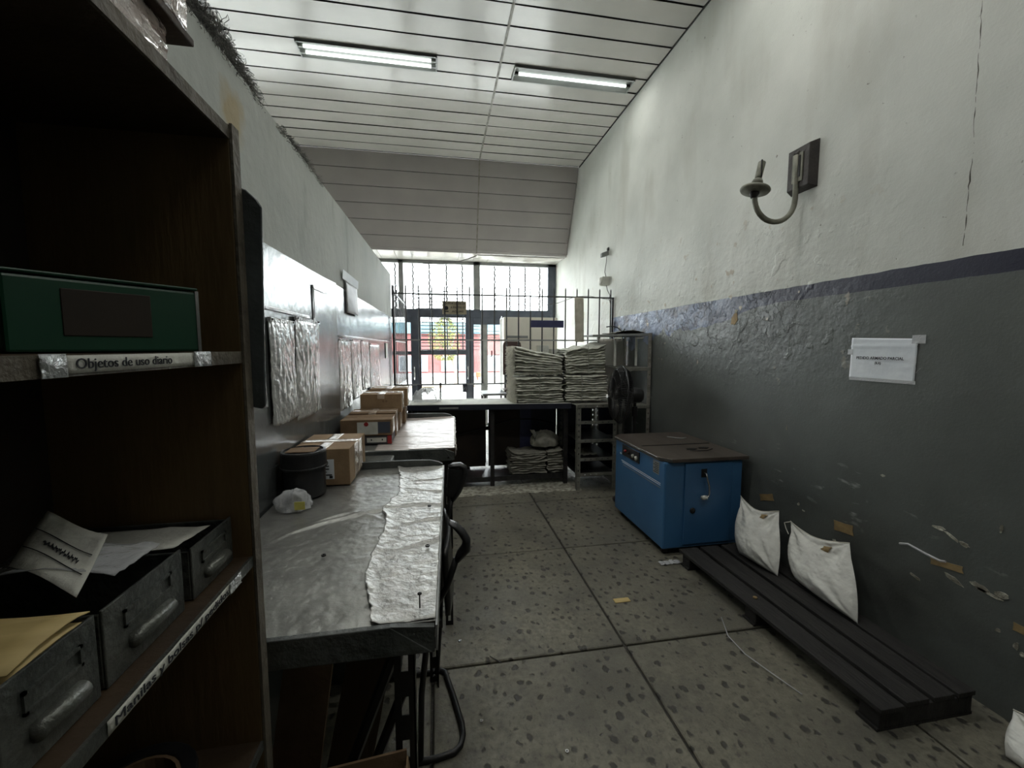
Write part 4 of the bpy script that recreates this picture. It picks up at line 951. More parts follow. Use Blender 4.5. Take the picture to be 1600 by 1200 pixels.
pad([(.036, 1.030, .02, .006), (.06, 1.034, .026, .010), (.090, 1.034, .028, .012), (.108, 1.022, .028, .014), (.110, .995, .028, .016), (.098, .955, .026, .017), (.080, .915, .024, .017), (.062, .885, .02, .014), (.052, .868, .014, .010)], 1.88).obj('armrest', M['black_plastic'], ch, smooth=True)
MB().prism([(.030, .90), (.052, .885), (.080, .93), (.098, .985), (.100, 1.02), (.035, 1.025)], 1.86, 1.90, 'y').obj('arm_panel', M['black_plastic'], ch, bevel=.004)
pad([(.026, 1.014, .022, .006), (.045, 1.002, .026, .010), (.066, .978, .028, .012), (.080, .952, .028, .013), (.078, .925, .028, .016), (.060, .905, .022, .015), (.048, .885, .014, .010)], 1.30).obj('armrest', M['black_plastic'], ch, smooth=True)
MB().grid(lambda u, v: (-.42+.42*u, 1.44+.42*v, .56+.02*math.sin(u*3)-.015*math.sin(v*3.1)), 10, 10, (0, 0, .03)).obj('seat', M['black_plastic'], ch, smooth=True)
MB().grid(lambda u, v: (.01+.02*math.sin(v*3.1)-.01*u, 1.45+.42*v, .60+.24*u), 8, 10, (.018, 0, 0)).obj('backrest', M['black_plastic'], ch, smooth=True)
for y in (1.50, 1.86): MB().tube([(-.30, y, .015), (-.28, y, .56)], .011, 8).obj('post', M['black_steel'], ch)

# ================================================================== COUNTER
ct = thing('counter', 'long dark steel counter across the hall with gapped back panels', 'counter', (.6, 4.78, 0))
CX0, CX1 = -.36, 1.462
MB().hexa([(CX0, 4.60, .925), (CX1, 4.46, .925), (CX1, 5.04, .925), (CX0, 5.06, .925), (CX0, 4.60, .950), (CX1, 4.46, .950), (CX1, 5.04, .950), (CX0, 5.06, .950)]).obj('worktop', M['paper_old'], ct, bevel=.003)
MB().hexa([(CX0, 4.59, .885), (CX1, 4.45, .885), (CX1, 4.465, .885), (CX0, 4.605, .885), (CX0, 4.59, .944), (CX1, 4.45, .944), (CX1, 4.465, .944), (CX0, 4.605, .944)]).obj('front_rail', M['iron_navy'], ct, bevel=.002)
sl_ = MB().hexa([(.00, 4.556, .90), (.205, 4.54, .90), (.205, 4.545, .90), (.00, 4.561, .90), (.00, 4.556, .92), (.205, 4.54, .92), (.205, 4.545, .92), (.00, 4.561, .92)]).obj('label_strip', M['frame_light'], ct)
for x in (CX0+.02, .56, CX1-.06):
    MB().box(x, x+.045, 4.62-.06*(x+.3), 4.66-.06*(x+.3), 0, .925).obj('post', M['iron'], ct); MB().box(x+.05, x+.09, 4.96, 5.0, 0, .925).obj('post', M['iron'], ct)
MB().box(.10, 1.44, 4.60, 4.97, .075, .095).obj('bottom_shelf', M['black_steel'], ct)
MB().box(CX0, 1.44, 4.575, 4.60, .055, .11).obj('bottom_rail', M['iron'], ct)
for x0, x1, z0, z1 in ((CX0, .550, .115, .90), (.588, 1.10, .115, .90), (1.105, 1.44, .07, .90), (1.458, 1.925, .12, .93), (1.995, 2.345, .0, .93)):
    MB().box(x0, x1, 5.0, 5.012, z0, z1).obj('back_panel', M['iron_navy'] if x0 > 1 else M['hardboard'], ct)
MB().box(CX0, .36, 5.0, 5.012, .0, .113).obj('back_panel', M['hardboard'], ct); MB().box(.80, 1.44, 5.0, 5.012, .0, .065).obj('back_panel', M['hardboard'], ct)
MB().box(.48, .66, 5.013, 5.02, .56, .60).obj('hinge', M['iron'], ct); MB().box(.50, .64, 5.013, 5.02, .82, .86).obj('hinge', M['iron'], ct)
MB().tube([(-.1, 4.98, .66)]+[(x*.1, 4.98, .60+.09*math.sin(x*.33-1.8)) for x in range(1, 15)], .007, 5).obj('cable', M['black_plastic'], ct)
MB().box(.98, 1.12, 4.985, 4.995, .10, .90).obj('blue_strip', M['navy_sign'], ct)

# crumpled clear bag and padlock pieces on the counter
cl = thing('plastic_film', 'crumpled clear plastic film on the counter by the cartons', 'plastic bag', (-.15, 4.85, .95))
def pf(u, v):
    a = u*6.283; ph = v*1.57
    return (-.14+.16*math.cos(ph)**.7*math.cos(a)*(1+.3*nz(math.cos(a)*2, math.sin(a)*2, v)), 4.85+.10*math.cos(ph)**.7*math.sin(a), .952+.13*math.sin(ph)*(1+.5*nz(math.cos(a)*3, math.sin(a)*3, v*2+4)))
MB().grid(pf, 40, 14).obj('film', M['film'], cl, smooth=False)

# ---- folded sack bundles
def sack_layer(w, d, t, seed, mat_, parent, off, tiltx=0.0, wave=.012, dip=0.0):
    """one folded sack: a soft slab with rounded fold at the front"""
    def fn(u, v):
        a = 2*math.pi*v; x = (u-.5)*w
        ca, sa = math.cos(a), math.sin(a)
        yy = -d/2*(abs(ca)**.5)*(1 if ca > 0 else -1) if True else 0
        zz = t/2*(abs(sa)**.8)*(1 if sa > 0 else -1)
        lump = wave*nz(x*5+seed*.15, yy*4, seed*.05)+.008*nz(x*13, yy*7, seed)+.003*nz(x*40, yy*5, seed)
        end = 1-max(0, abs(u-.5)*2-.9)*5
        return Vector((x+.02*nz(yy*9, seed, zz*30)*abs(2*u-1), yy+.022*nz(x*5, seed*1.7, 1), zz*(.55+.45*end)+lump+tiltx*x-dip*(1-(2*u-1)**2))) + Vector(off)
    mb = MB().grid(fn, 34, 14)
    return mb.obj('folded_sack', mat_, parent, smooth=True)
def bundle(label, x0, x1, y0, y1, z0, z1, n, seed, m='sack', tiltx=0.0, fringe=False, grp='bundles of folded sacks on the counter', ties=(.5,), wave=.010, dip=0.0):
    cx, cy = (x0+x1)/2, (y0+y1)/2; w_, d_ = x1-x0, y1-y0; t_ = (z1-z0)/n
    t = thing('sack_bundle', label, 'sacks', (cx, cy, z0), grp, local=True)
    for k in range(n):
        f = k/(n-1)
        sack_layer(w_*(1-random.uniform(0, .05)), d_*(1-random.uniform(0, .04)), t_*1.25, seed+k*1.3, M[m], t,
                   (random.uniform(-.008, .008), random.uniform(-.012, .012), t_*(k+.5)+ .002), tiltx*f, wave*(.3+.7*f), dip*f)
    for q in ties:
        x = (q-.5)*w_; zt = (z1-z0)+tiltx*x*1.0-dip*(1-(2*q-1)**2)+.012
        loop = [(x, -d_/2-.012, .004), (x+.004, -d_/2-.016, zt*.5), (x, -d_/2-.010, zt-.01), (x, 0, zt+.008), (x, d_/2+.012, zt-.01), (x, d_/2+.014, zt*.5), (x, d_/2+.01, .004)]
        MB().tube(loop, .004, 5).obj('twine', M['string'], t)
    if fringe:
        mb = MB()
        for k in range(900):
            z = random.uniform(0, z1-z0); y = random.uniform(-d_/2, d_/2); L = random.uniform(.02, .06)
            p = Vector((-w_/2+.01, y, z + tiltx*(-w_/2)*z/(z1-z0))); mb.tube([p, p+Vector((-L*.6, random.uniform(-.01, .01), random.uniform(-.006, .004))), p+Vector((-L, random.uniform(-.015, .015), random.uniform(-.03, .012)))], .0028, 3)
        stuff(mb.obj('frayed_ends', M['sack_edge'], t))
    return t
bundle('lower left sack bundle on the counter, with frayed left end', .84, 1.385, 4.50, 4.92, .952, 1.235, 11, 3, fringe=True, ties=(.48,))
bundle('upper left sack bundle on the counter, sloping down to the right', .825, 1.38, 4.52, 4.90, 1.265, 1.525, 9, 21, tiltx=-.20, fringe=True, ties=())
bundle('lower right sack bundle beside the black fan', 1.40, 1.90, 4.46, 4.90, .962, 1.255, 11, 41, ties=(.36,))
bundle('upper right sack bundle, humped and highest of all', 1.40, 1.87, 4.48, 4.88, 1.275, 1.575, 10, 61, tiltx=.16, wave=.034, ties=(.55,))
lg = 'bundles of folded sacks under the counter'
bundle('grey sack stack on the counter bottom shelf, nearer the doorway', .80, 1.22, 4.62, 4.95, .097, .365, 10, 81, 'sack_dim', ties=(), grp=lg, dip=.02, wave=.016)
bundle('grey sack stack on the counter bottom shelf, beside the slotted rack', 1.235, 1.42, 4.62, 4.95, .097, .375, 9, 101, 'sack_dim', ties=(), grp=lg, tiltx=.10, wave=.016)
hb = thing('heaped_bag', 'loose translucent bag heaped on the grey sack stacks', 'bag', (1.25, 4.78, .40))
def hp(u, v):
    a = u*6.283; ph = v*1.57; r = math.cos(ph)**.6*(1+.22*nz(math.cos(a)*2, math.sin(a)*2, v*2))
    return (1.24+.17*r*math.cos(a), 4.78+.13*r*math.sin(a), .41+.16*math.sin(ph)*(1+.2*nz(a, v*3, 2)))
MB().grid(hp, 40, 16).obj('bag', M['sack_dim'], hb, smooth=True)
MB().grid(lambda u, v: (1.10+.05*u-.05*v, 4.72+.03*v, .50+.10*v+.02*nz(u*3, v*3)), 6, 8, (.002, 0, 0)).obj('torn_flap', M['sack_dim'], hb, smooth=True)

# ---- low slotted rack carrying the end of the counter
ra = thing('slotted_rack', 'low pale slotted angle rack at the right end of the counter', 'rack', (1.7, 4.5, 0))
for x, y, a, b in ((1.47, 4.27, 1, 1), (1.93, 4.27, -1, 1), (1.47, 4.95, 1, -1), (1.93, 4.95, -1, -1)):
    slotted((x, y, 0), (x, y, .945), .045, (a, 0, 0), (0, b, 0), pitch=.06, slot=.018, sw=.22).obj('upright', M['grey_angle'], ra)
for z in (.935, .755, .55, .345, .175):
    slotted((1.47, 4.268, z-.02), (1.93, 4.268, z-.02), .038, (0, 0, 1), (0, 1, 0), pitch=.06, slot=.012, sw=.2).obj('crossbar', M['grey_angle'], ra)
    if z != .755: MB().box(1.475, 1.925, 4.28, 4.94, z+.004, z+.008).obj('shelf_tray', M['black_steel'] if z < .9 else M['grey_angle'], ra)
tag(MB().tube([(1.60+.05*math.cos(k), 4.5+.05*math.sin(k*1.3), .205+.02*math.sin(k*.7)) for k in range(16)], .01, 5).obj('cable_coil', M['black_plastic'], smooth=True), 'dark cable tangle on the low rack bottom tray', 'cable')
tag(MB().grid(lambda u, v: (1.56+.2*u, 4.4+.25*v, .36+.05*math.sin(u*3.1)*math.sin(v*3.1)+.02*nz(u*6, v*6)), 14, 14, (0, 0, .002)).obj('crumpled_bag', M['sack_dim'], smooth=True), 'crumpled grey bag on the low rack middle tray', 'bag')

# ---- tall rack at the right wall
rb = thing('tall_rack', 'tall grey metal rack at the right wall behind the fan', 'rack', (2.1, 4.65, 0))
for x, y, a, b in ((1.96, 4.98, 1, -1), (2.335, 4.98, -1, -1), (2.335, 4.30, -1, 1)):
    slotted((x, y, 0), (x, y, 1.73), .042, (a, 0, 0), (0, b, 0), pitch=.06, slot=.018, sw=.22).obj('upright', M['grey_angle'] if x < 2 else M['tbar'], rb)
slotted((1.96, 4.30, 0), (1.96, 4.30, .93), .042, (1, 0, 0), (0, 1, 0), pitch=.06, slot=.018, sw=.22).obj('upright', M['grey_angle'], rb)
for z in (1.34, .92, .45):
    MB().box(1.97, 2.33, 4.31, 4.97, z, z+.006).obj('shelf_tray', M['grey_angle'], rb)
    MB().box(1.965, 2.33, 4.296, 4.302, z-.028, z+.008).obj('crossbar', M['grey_angle'], rb, bevel=.001, seg=1)
    MB().box(1.965, 2.33, 4.975, 4.981, z-.028, z+.008).obj('crossbar', M['grey_angle'], rb)
MB().hexa([(1.72, 4.50, 1.695), (2.335, 4.30, 1.70), (2.335, 4.98, 1.70), (1.72, 4.80, 1.695), (1.72, 4.50, 1.715), (2.335, 4.30, 1.728), (2.335, 4.98, 1.728), (1.72, 4.80, 1.715)]).obj('top_board', M['frame_light'], rb, bevel=.002)
for x in (1.98, 2.24):
    MB().box(x, x+.025, 4.50, 4.512, 1.36, 1.695).obj('bracket', M['lamp_white'], rb); MB().box(x, x+.025, 4.35, 4.50, 1.67, 1.685).obj('bracket', M['lamp_white'], rb)
MB().grid(lambda u, v: (1.98+.34*u, 4.955+.01*nz(u*6, v*6), .98+.70*v), 14, 18, (0, -.001, 0)).obj('plastic_backing', M['drape'], rb, smooth=True)
tag(MB().grid(lambda u, v: (1.95+.36*u, 4.40+.4*v, 1.731+.03*math.sin(u*3.1)*(1-v)+.012*abs(nz(u*6, v*6))), 16, 12, (0, 0, .003)).obj('folded_sack', M['sack_dim'], smooth=True), 'flat grey folded sack on top of the tall rack', 'sack')
tag(MB().tube([(1.86, 4.45, 1.80), (1.93, 4.45, 1.81), (2.0, 4.45, 1.79), (2.05, 4.45, 1.745), (2.09, 4.46, 1.78)], .006, 6).obj('bent_cable', M['black_plastic'], smooth=True), 'short bent black cable on the tall rack top', 'cable')
tag(MB().lathe([(.03, 0), (.034, .006), (.034, .07), (.03, .075), (0, .075)], (2.2, 4.42, .927), n=20).obj('small_jar', M['lamp_white'], smooth=True), 'small pale jar on the tall rack, behind the fan motor', 'jar')

# ---- pedestal fan seen from the side
fn_ = thing('pedestal_fan', 'black pedestal fan turned side on before the tall rack', 'fan', (1.86, 3.92, 0))
FC = Vector((1.79, 3.90, 1.10)); FA = Vector((-.985, .16, .05)).normalized()
a_ = FA.cross(Vector((0, 0, 1))).normalized(); b_ = FA.cross(a_).normalized()
def cage(sgn, nm):
    mb = MB(); Rr = .285
    for k in range(80):
        t_ = 2*math.pi*k/80; d = a_*math.cos(t_)+b_*math.sin(t_)
        mb.tube([FC+d*.05+FA*sgn*.085, FC+d*.16+FA*sgn*.082, FC+d*.245+FA*sgn*.06, FC+d*Rr+FA*sgn*.005], .0026, 4)
    for rr, hh in ((.05, .085), (.17, .080), (.25, .056)):
        mb.tube([FC+(a_*math.cos(q*.1745)+b_*math.sin(q*.1745))*rr+FA*sgn*hh for q in range(36)], .0024, 4, closed=True)
    return stuff(mb.obj(nm, M['black_plastic'], fn_))
cage(1, 'front_grille'); cage(-1, 'rear_grille')
MB().tube([FC+(a_*math.cos(q*.1047)+b_*math.sin(q*.1047))*.287 for q in range(60)], .009, 8, closed=True).obj('rim', M['black_plastic'], fn_, smooth=True)
for k in range(4):
    t0 = k*math.pi/2+.3
    def bl(u, v):
        t_ = t0+(v-.5)*(.9-.2*u); r_ = .05+.20*u
        return FC+(a_*math.cos(t_)+b_*math.sin(t_))*r_+FA*((v-.5)*.06)
    MB().grid(bl, 8, 8, FA*.003).obj('blade', M['black_plastic'], fn_, smooth=True)
MB().lathe([(.0, .092), (.04, .09), (.05, .07), (.05, -.05)], FC, FA, 20).obj('hub', M['black_plastic'], fn_, smooth=True)
MB().lathe([(.05, -.07), (.075, -.085), (.08, -.12), (.075, -.20), (.055, -.225), (0, -.23)], FC, FA, 24).obj('motor', M['black_plastic'], fn_, smooth=True)
pm = FC-FA*.15
MB().tube([pm+Vector((0, 0, -.06)), (pm.x, pm.y, .92), (pm.x, pm.y, .06)], .016, 10).obj('pole', M['black_steel'], fn_)
MB().lathe([(.19, 0), (.20, .01), (.19, .025), (.05, .06), (.0, .065)], (pm.x, pm.y, 0), n=32).obj('base', M['black_plastic'], fn_, smooth=True)
MB().lathe([(.028, -.05), (.03, 0), (.028, .05)], (pm.x, pm.y, .93), n=14).obj('collar', M['black_plastic'], fn_)

# ================================================================== IRON RAILINGS behind the counter
rl = thing('front_railing', 'dark spiked iron railing standing behind the counter', 'railing', (.9, 5.38, 0))
YR = 5.38
def bar(p0, p1, r, nm, par, m='iron', n=6): return MB().tube([p0, p1], r, n).obj(nm, M[m], par)
for k in range(19):
    x = -.55+k*.1585
    MB().tube([(x, YR, 1.10), (x, YR, 2.33), (x, YR, 2.355)], .009, 6, rr=[.009, .009, .0015]).obj('bar', M['iron'], rl)
for z, n_ in ((2.235, 'top_rail'), (1.665, 'middle_rail'), (1.10, 'bottom_rail')):
    mb = MB().box(-.56, 2.345, YR-.012, YR-.006, z-.009, z+.009); mb.obj(n_, M['iron'] if z > 2 else M['frame_light'], rl)
for x in (-.545, .02, 1.15, 2.33):
    MB().box(x-.012, x+.012, YR-.012, YR+.012, 0, 1.12 if 0 < x < 2 else 2.24).obj('post', M['iron'], rl)
for x in (-.24, .33):
    hp_ = MB().box(x-.03, x+.03, YR-.03, YR-.014, 1.0, 1.10).obj('hasp', M['iron_navy'], rl, bevel=.003)
    MB().tube([(x-.012, YR-.035, 1.07), (x-.012, YR-.035, 1.0), (x+.012, YR-.035, 1.0), (x+.012, YR-.035, 1.07)], .003, 5).obj('hasp_pin', M['chrome'], hp_)
sr = thing('side_railing', 'short spiked iron railing running from the partition end to the window', 'railing', (-.555, 6.6, 0))
for k in range(10):
    y = 5.62+k*.23
    MB().tube([(-.56, y, 1.06-.055*k/9), (-.56, y, 2.36), (-.56, y, 2.385)], .0075, 6, rr=[.0075, .0075, .0015]).obj('bar', M['iron'], sr)
for z, n_, dz in ((2.28, 'top_rail', .02), (1.655, 'middle_rail', 0), (1.05, 'bottom_rail', -.06)):
    MB().hexa([(-.566, 5.60, z-.009), (-.548, 5.60, z-.009), (-.548, 7.72, z-.009+dz), (-.566, 7.72, z-.009+dz), (-.566, 5.60, z+.009), (-.548, 5.60, z+.009), (-.548, 7.72, z+.009+dz), (-.566, 7.72, z+.009+dz)]).obj(n_, M['frame_light'], sr)
for y in (5.60, 7.72): MB().box(-.57, -.546, y-.012, y+.012, 0, 2.30).obj('post', M['iron'], sr)

sg = thing('hall_sign', 'small weathered tan sign wired behind the front railing bars', 'sign', (.21, 5.40, 1.99))
MB().box(.056, .36, 5.392, 5.398, 1.99, 2.157).obj('board', M['tan_sign'], sg, bevel=.002)
for q, (b, zz) in enumerate((('QUEDA LO DE DE', 2.127), ('A PARTES O', 2.075), ('AGUAS', 2.025))):
    text(b, (.215 if q == 0 else .25, 5.390, zz), frame((1, 0, 0), (0, 0, 1)), .024, M['ink'], sg, width=(.26, .18, .15)[q], bold=.0006)
MB().lathe([(.0, 0), (.026, 0), (.026, .001), (0, .001)], (.107, 5.3915, 2.068), (0, -1, 0), 14).obj('emblem', M['ink'], sg)
MB().box(.085, .135, 5.390, 5.3915, 2.02, 2.034).obj('emblem_bar', M['ink'], sg)
tag(bx(1.195, 1.64, 5.352, 5.366, 1.833, 1.925).obj('blue_sign', M['navy_sign'], bevel=.002), 'blank navy blue board fixed across the railing bars', 'sign')
cs = MB().grid(lambda u, v: (1.785+.125*u+.012*(1-v), 5.355-.012*math.sin(u*3.1)-.006*nz(u*3, v*4), 1.645+.585*v+.012*nz(u*6, 1)*(1-v)), 12, 24, (0, -.002, 0)).obj('cardboard_strip', M['card_grey'], smooth=True)
tag(cs, 'ragged grey cardboard strip hanging from the railing near the right wall', 'cardboard')
ap = MB().hexa([(.83, 5.62, .95), (.84, 5.62, .95), (.905, 5.95, .95), (.895, 5.95, .95), (.83, 5.62, 1.95), (.84, 5.62, 1.95), (.905, 5.95, 2.02), (.895, 5.95, 2.02)]).obj('acrylic_screen', M['acrylic'])
tag(ap, 'upright scratched clear acrylic screen beside the cream cabinet', 'screen')
stt = thing('screen_table', 'small dark table behind the counter carrying the acrylic screen', 'table', (.9, 5.75, 0))
MB().box(.58, .912, 5.55, 6.0, .92, .948).obj('top', M['frame_light'], stt)
for x in (.60, .88):
    for y in (5.57, 5.96): MB().box(x, x+.02, y, y+.02, 0, .92).obj('leg', M['iron'], stt)
wc = thing('cream_cabinet', 'cream two door cabinet standing behind the railing', 'cabinet', (1.35, 6.35, 0))
MB().box(.96, 1.78, 6.14, 6.55, 0, 2.02).obj('body', M['cabinet_white'], wc, bevel=.006)
MB().box(.965, 1.365, 6.125, 6.14, 1.68, 2.01).obj('door', M['cabinet_white'], wc, bevel=.004)
MB().box(1.375, 1.775, 6.125, 6.14, 1.10, 2.01).obj('door', M['cabinet_white'], wc, bevel=.004)
MB().box(.965, 1.365, 6.125, 6.14, .3, 1.66).obj('door', M['cabinet_white'], wc, bevel=.004)
MB().box(1.00, 1.32, 6.118, 6.126, 1.71, 1.745).obj('slot', M['frame_light'], wc)
cc = thing('brown_chair', 'brown plastic chair back standing before the cream cabinet', 'chair', (1.06, 6.0, 0))
MB().prism([(.93, 1.17), (1.20, 1.17), (1.20, 1.60), (1.19, 1.64), (1.16, 1.66), (.97, 1.66), (.94, 1.64), (.93, 1.60)], 6.03, 6.06, 'y').obj('backrest', M['brown_plastic'], cc, bevel=.006)
MB().box(.92, 1.21, 5.78, 6.05, .95, .98).obj('seat', M['brown_plastic'], cc, bevel=.01)
for x in (.95, 1.16):
    for y in (5.80, 6.02): MB().box(x, x+.02, y, y+.02, 0, .95 if y < 6 else 1.2).obj('leg', M['iron'], cc)
for x0, x1, z1, l_ in ((1.42, 1.56, 1.60, 'left white carton on the cabinet side shelf behind the sacks'), (1.60, 1.82, 1.55, 'right white carton on the cabinet side shelf behind the sacks')):
    tag(bx(x0, x1, 5.80, 5.98, 1.30, z1).obj('white_carton', M['lamp_white'], bevel=.004), l_, 'box', 'white cartons behind the sacks')
ws = thing('side_shelf', 'pale stand behind the counter under the white cartons', 'shelf', (1.62, 5.9, 0))
MB().box(1.38, 1.88, 5.75, 6.05, 1.27, 1.298).obj('top', M['frame_light'], ws)
for x in (1.40, 1.84):
    for y in (5.77, 6.01): MB().box(x, x+.02, y, y+.02, 0, 1.27).obj('leg', M['frame_light'], ws)

# drape and sagging cable under the low ceiling
dr = MB().grid(lambda u, v: (.70+1.62*u, 7.62+.25*v+.02*nz(u*9, v*3), 3.222-(.075*math.sin(math.pi*u)**.8+.008*nz(u*14, 2))*(1-abs(2*v-1))-.004), 50, 10, (0, 0, -.001)).obj('plastic_sheeting', M['drape'], smooth=True)
tag(dr, 'milky plastic sheeting sagging under the low ceiling over the window', 'sheeting')
tag(MB().tube([(-.25, 7.9, 3.10), (.05, 7.9, 3.095), (.30, 7.9, 3.13), (.55, 7.75, 3.17), (.70, 7.62, 3.21)], .008, 6).obj('sagging_cable', M['cable'], smooth=True), 'thin brown cable sagging across the top of the window', 'cable')
tag(MB().tube([(.60, 5.3, 2.22), (.95, 5.33, 2.13), (1.25, 5.34, 2.10), (1.55, 5.34, 2.15), (1.80, 5.35, 2.24), (2.0, 5.35, 2.25), (2.32, 5.35, 2.20)], .0035, 5).obj('slack_wire', M['cable'], smooth=True), 'slack wire strung along the railing top to the right wall', 'cable')

# ================================================================== RIGHT WALL ITEMS
jb = thing('junction_box', 'small white round faced box on the right wall above the railing end', 'junction box', (XR, 5.6, 2.43))
MB().box(XR-.10, XR, 5.55, 5.66, 2.43, 2.55).obj('housing', M['paper_old'], jb, bevel=.004)
MB().lathe([(.055, 0), (.052, .02), (.03, .03), (0, .032)], (XR-.10, 5.605, 2.49), (-1, 0, 0), 24).obj('lens', M['lamp_white'], jb, smooth=True)
ob = thing('broken_outlet', 'torn wall outlet with dangling wire high above the junction box', 'outlet', (XR, 5.6, 2.82))
MB().hexa([(XR-.13, 5.52, 2.80), (XR-.01, 5.56, 2.84), (XR-.01, 5.62, 2.84), (XR-.13, 5.58, 2.80), (XR-.13, 5.52, 2.86), (XR-.01, 5.56, 2.91), (XR-.01, 5.62, 2.91), (XR-.13, 5.58, 2.86)]).obj('cover', M['frame_light'], ob, bevel=.01)
MB().lathe([(.03, 0), (.02, .02)], (XR, 5.60, 2.93), (-1, 0, 0), 10).obj('knockout', M['iron'], ob)
tag(MB().tube([(XR-.02, 5.60, 2.91), (XR-.03, 5.60, 2.75), (XR-.05, 5.60, 2.62), (XR-.03, 5.6, 2.555)], .005, 5).obj('wall_wire', M['cable'], smooth=True), 'wire hanging from the torn outlet to the junction box', 'cable')
tag(MB().tube([(XR-.03, 5.58, 2.43), (XR-.04, 5.52, 2.36), (XR-.03, 5.45, 2.28), (XR-.06, 5.40, 2.22), (XR-.03, 5.42, 2.15), (XR-.01, 5.42, 2.0), (XR-.03, 5.40, 1.88), (XR-.05, 5.38, 1.80)], .005, 5).obj('wall_wire', M['cable'], smooth=True), 'wire trailing from the junction box down past the railing end', 'cable')

sc2 = thing('wall_sconce', 'dusty swan neck wall sconce with drip cup on a dark plate', 'wall lamp', (XR, 2.43, 2.37))
pl = MB().hexa([(XR-.055, 2.345, 2.595), (XR, 2.325, 2.575), (XR, 2.525, 2.575), (XR-.055, 2.505, 2.595), (XR-.055, 2.345, 2.845), (XR, 2.325, 2.865), (XR, 2.525, 2.865), (XR-.055, 2.505, 2.845)]).obj('wall_plate', M['sconce_dark'], sc2, bevel=.003)
MB().box(XR-.062, XR-.055, 2.385, 2.465, 2.63, 2.81).obj('inner_plate', M['sconce'], sc2, bevel=.003)
MB().box(XR-.066, XR-.062, 2.40, 2.415, 2.66, 2.79).obj('slot', M['black_steel'], sc2)
pts = [(2.285, 2.43, 2.80), (2.290, 2.43, 2.70), (2.292, 2.43, 2.56)]
pts += arc((2.143, 2.43, 2.525), .148, 0, -180, 16)
pts += [(1.993, 2.43, 2.545)]
MB().tube(pts, .0165, 12).obj('arm', M['sconce'], sc2, smooth=True)
MB().tube([(2.30, 2.43, 2.795), (2.292, 2.43, 2.815), (2.283, 2.43, 2.80)], .017, 8).obj('arm_cap', M['sconce_dark'], sc2)
tilt = Vector((.22, 0, 1)).normalized()
MB().lathe([(.016, -.035), (.024, -.02), (.03, -.006), (.028, .0)], (1.993, 2.43, 2.55), tilt, 20).obj('cup_socket', M['sconce_dark'], sc2, smooth=True)
MB().lathe([(.028, 0), (.082, .004), (.088, .014), (.084, .024), (.030, .012), (0, .012)], (1.993, 2.43, 2.552), tilt, 32).obj('drip_cup', M['sconce'], sc2, smooth=True)
MB().lathe([(.012, .01), (.012, .03), (.020, .04), (.030, .052), (.033, .064), (.028, .078), (.018, .086)], (1.995, 2.43, 2.552), tilt, 20).obj('bulb_holder', M['sconce'], sc2, smooth=True)
MB().lathe([(.019, .082), (.021, .10), (.022, .19), (.015, .196), (.015, .19)], (1.995, 2.43, 2.552), tilt, 10).obj('candle_tube', M['sconce'], sc2, smooth=True)
MB().box(1.995+.020, 1.995+.026, 2.405, 2.413, 2.64, 2.745).obj('candle_slot', M['black_steel'], sc2)

pn = thing('paper_notice', 'white paper notice taped to the grey right wall', 'notice', (XR, 1.86, 1.39))
c4 = [Vector((XR-.003, 2.034, 1.396)), Vector((XR-.003, 1.697, 1.394)), Vector((XR-.003, 1.694, 1.614)), Vector((XR-.003, 2.032, 1.625))]
def pnf(u, v):
    p = (c4[0]*(1-u)+c4[1]*u)*(1-v)+(c4[3]*(1-u)+c4[2]*u)*v
    p.x -= .0018*abs(nz(u*4, v*9, 2))+.003*math.exp(-((v-.80-.03*u)/.03)**2)+.003*max(0, u-.5)*math.exp(-((v-.28-.2*(u-.5))/.03)**2); return p
MB().grid(pnf, 30, 24, (.0008, 0, 0)).obj('sheet', M['white_paper'], pn, smooth=True)
text('PEDIDO ARMADO PARCIAL', (XR-.0138, 1.868, 1.512), frame((0, -1, 0), (0, 0, 1)), .0150, M['ink'], pn, width=.245, bold=.0004)
text('(B.X)', (XR-.0138, 1.872, 1.486), frame((0, -1, 0), (0, 0, 1)), .0125, M['ink'], pn, width=.032, bold=.0004)
for q in ((2.02, 2.05, 1.53, 1.56), (1.66, 1.72, 1.59, 1.632), (1.69, 2.03, 1.385, 1.402)):
    MB().box(XR-.0065, XR-.0055, *q).obj('tape_strip', M['film'], pn)
for k, (y, z, w_, h_, a, l_) in enumerate([(2.592, .478, .13, .05, -.35, 'tan tape scrap on the wall above the left white bag'), (2.005, .505, .12, .06, -.12, 'tan tape scrap on the wall above the right white bag'),
        (1.499, .545, .13, .032, -.15, 'long tan tape scrap low on the wall beyond the bags'), (1.235, .411, .04, .035, 0, 'tan tape scrap at the right edge of the picture')]):
    ca, sa = math.cos(a), math.sin(a); cs_ = [(y+u*w_/2*ca-v*h_/2*sa, z+u*w_/2*sa+v*h_/2*ca) for u, v in ((-1, -1), (.3, -.9), (1, -1), (.95, .2), (1, 1), (-.2, .9), (-1, 1), (-.93, 0))]
    tag(MB().prism(cs_, XR-.0025, XR-.0005).obj('tape_scrap', M['tan_tape']), l_, 'tape', 'tape scraps on the right wall')
mk = MB().tube([(XR-.004, 1.70, .555), (XR-.006, 1.66, .572), (XR-.006, 1.58, .560), (XR-.005, 1.52, .555), (XR-.005, 1.50, .562)], .006, 5).obj('plastic_strip', M['film'])
tag(mk, 'curled clear plastic strip stuck on the wall above the long tape scrap', 'tape')
tag(MB().tube([(XR-.012, 1.69, 1.44), (XR-.008, 1.665, 1.475)], .0012, 4).obj('tape_curl', M['chrome']), 'shiny sliver of tape hanging beside the paper notice', 'tape')

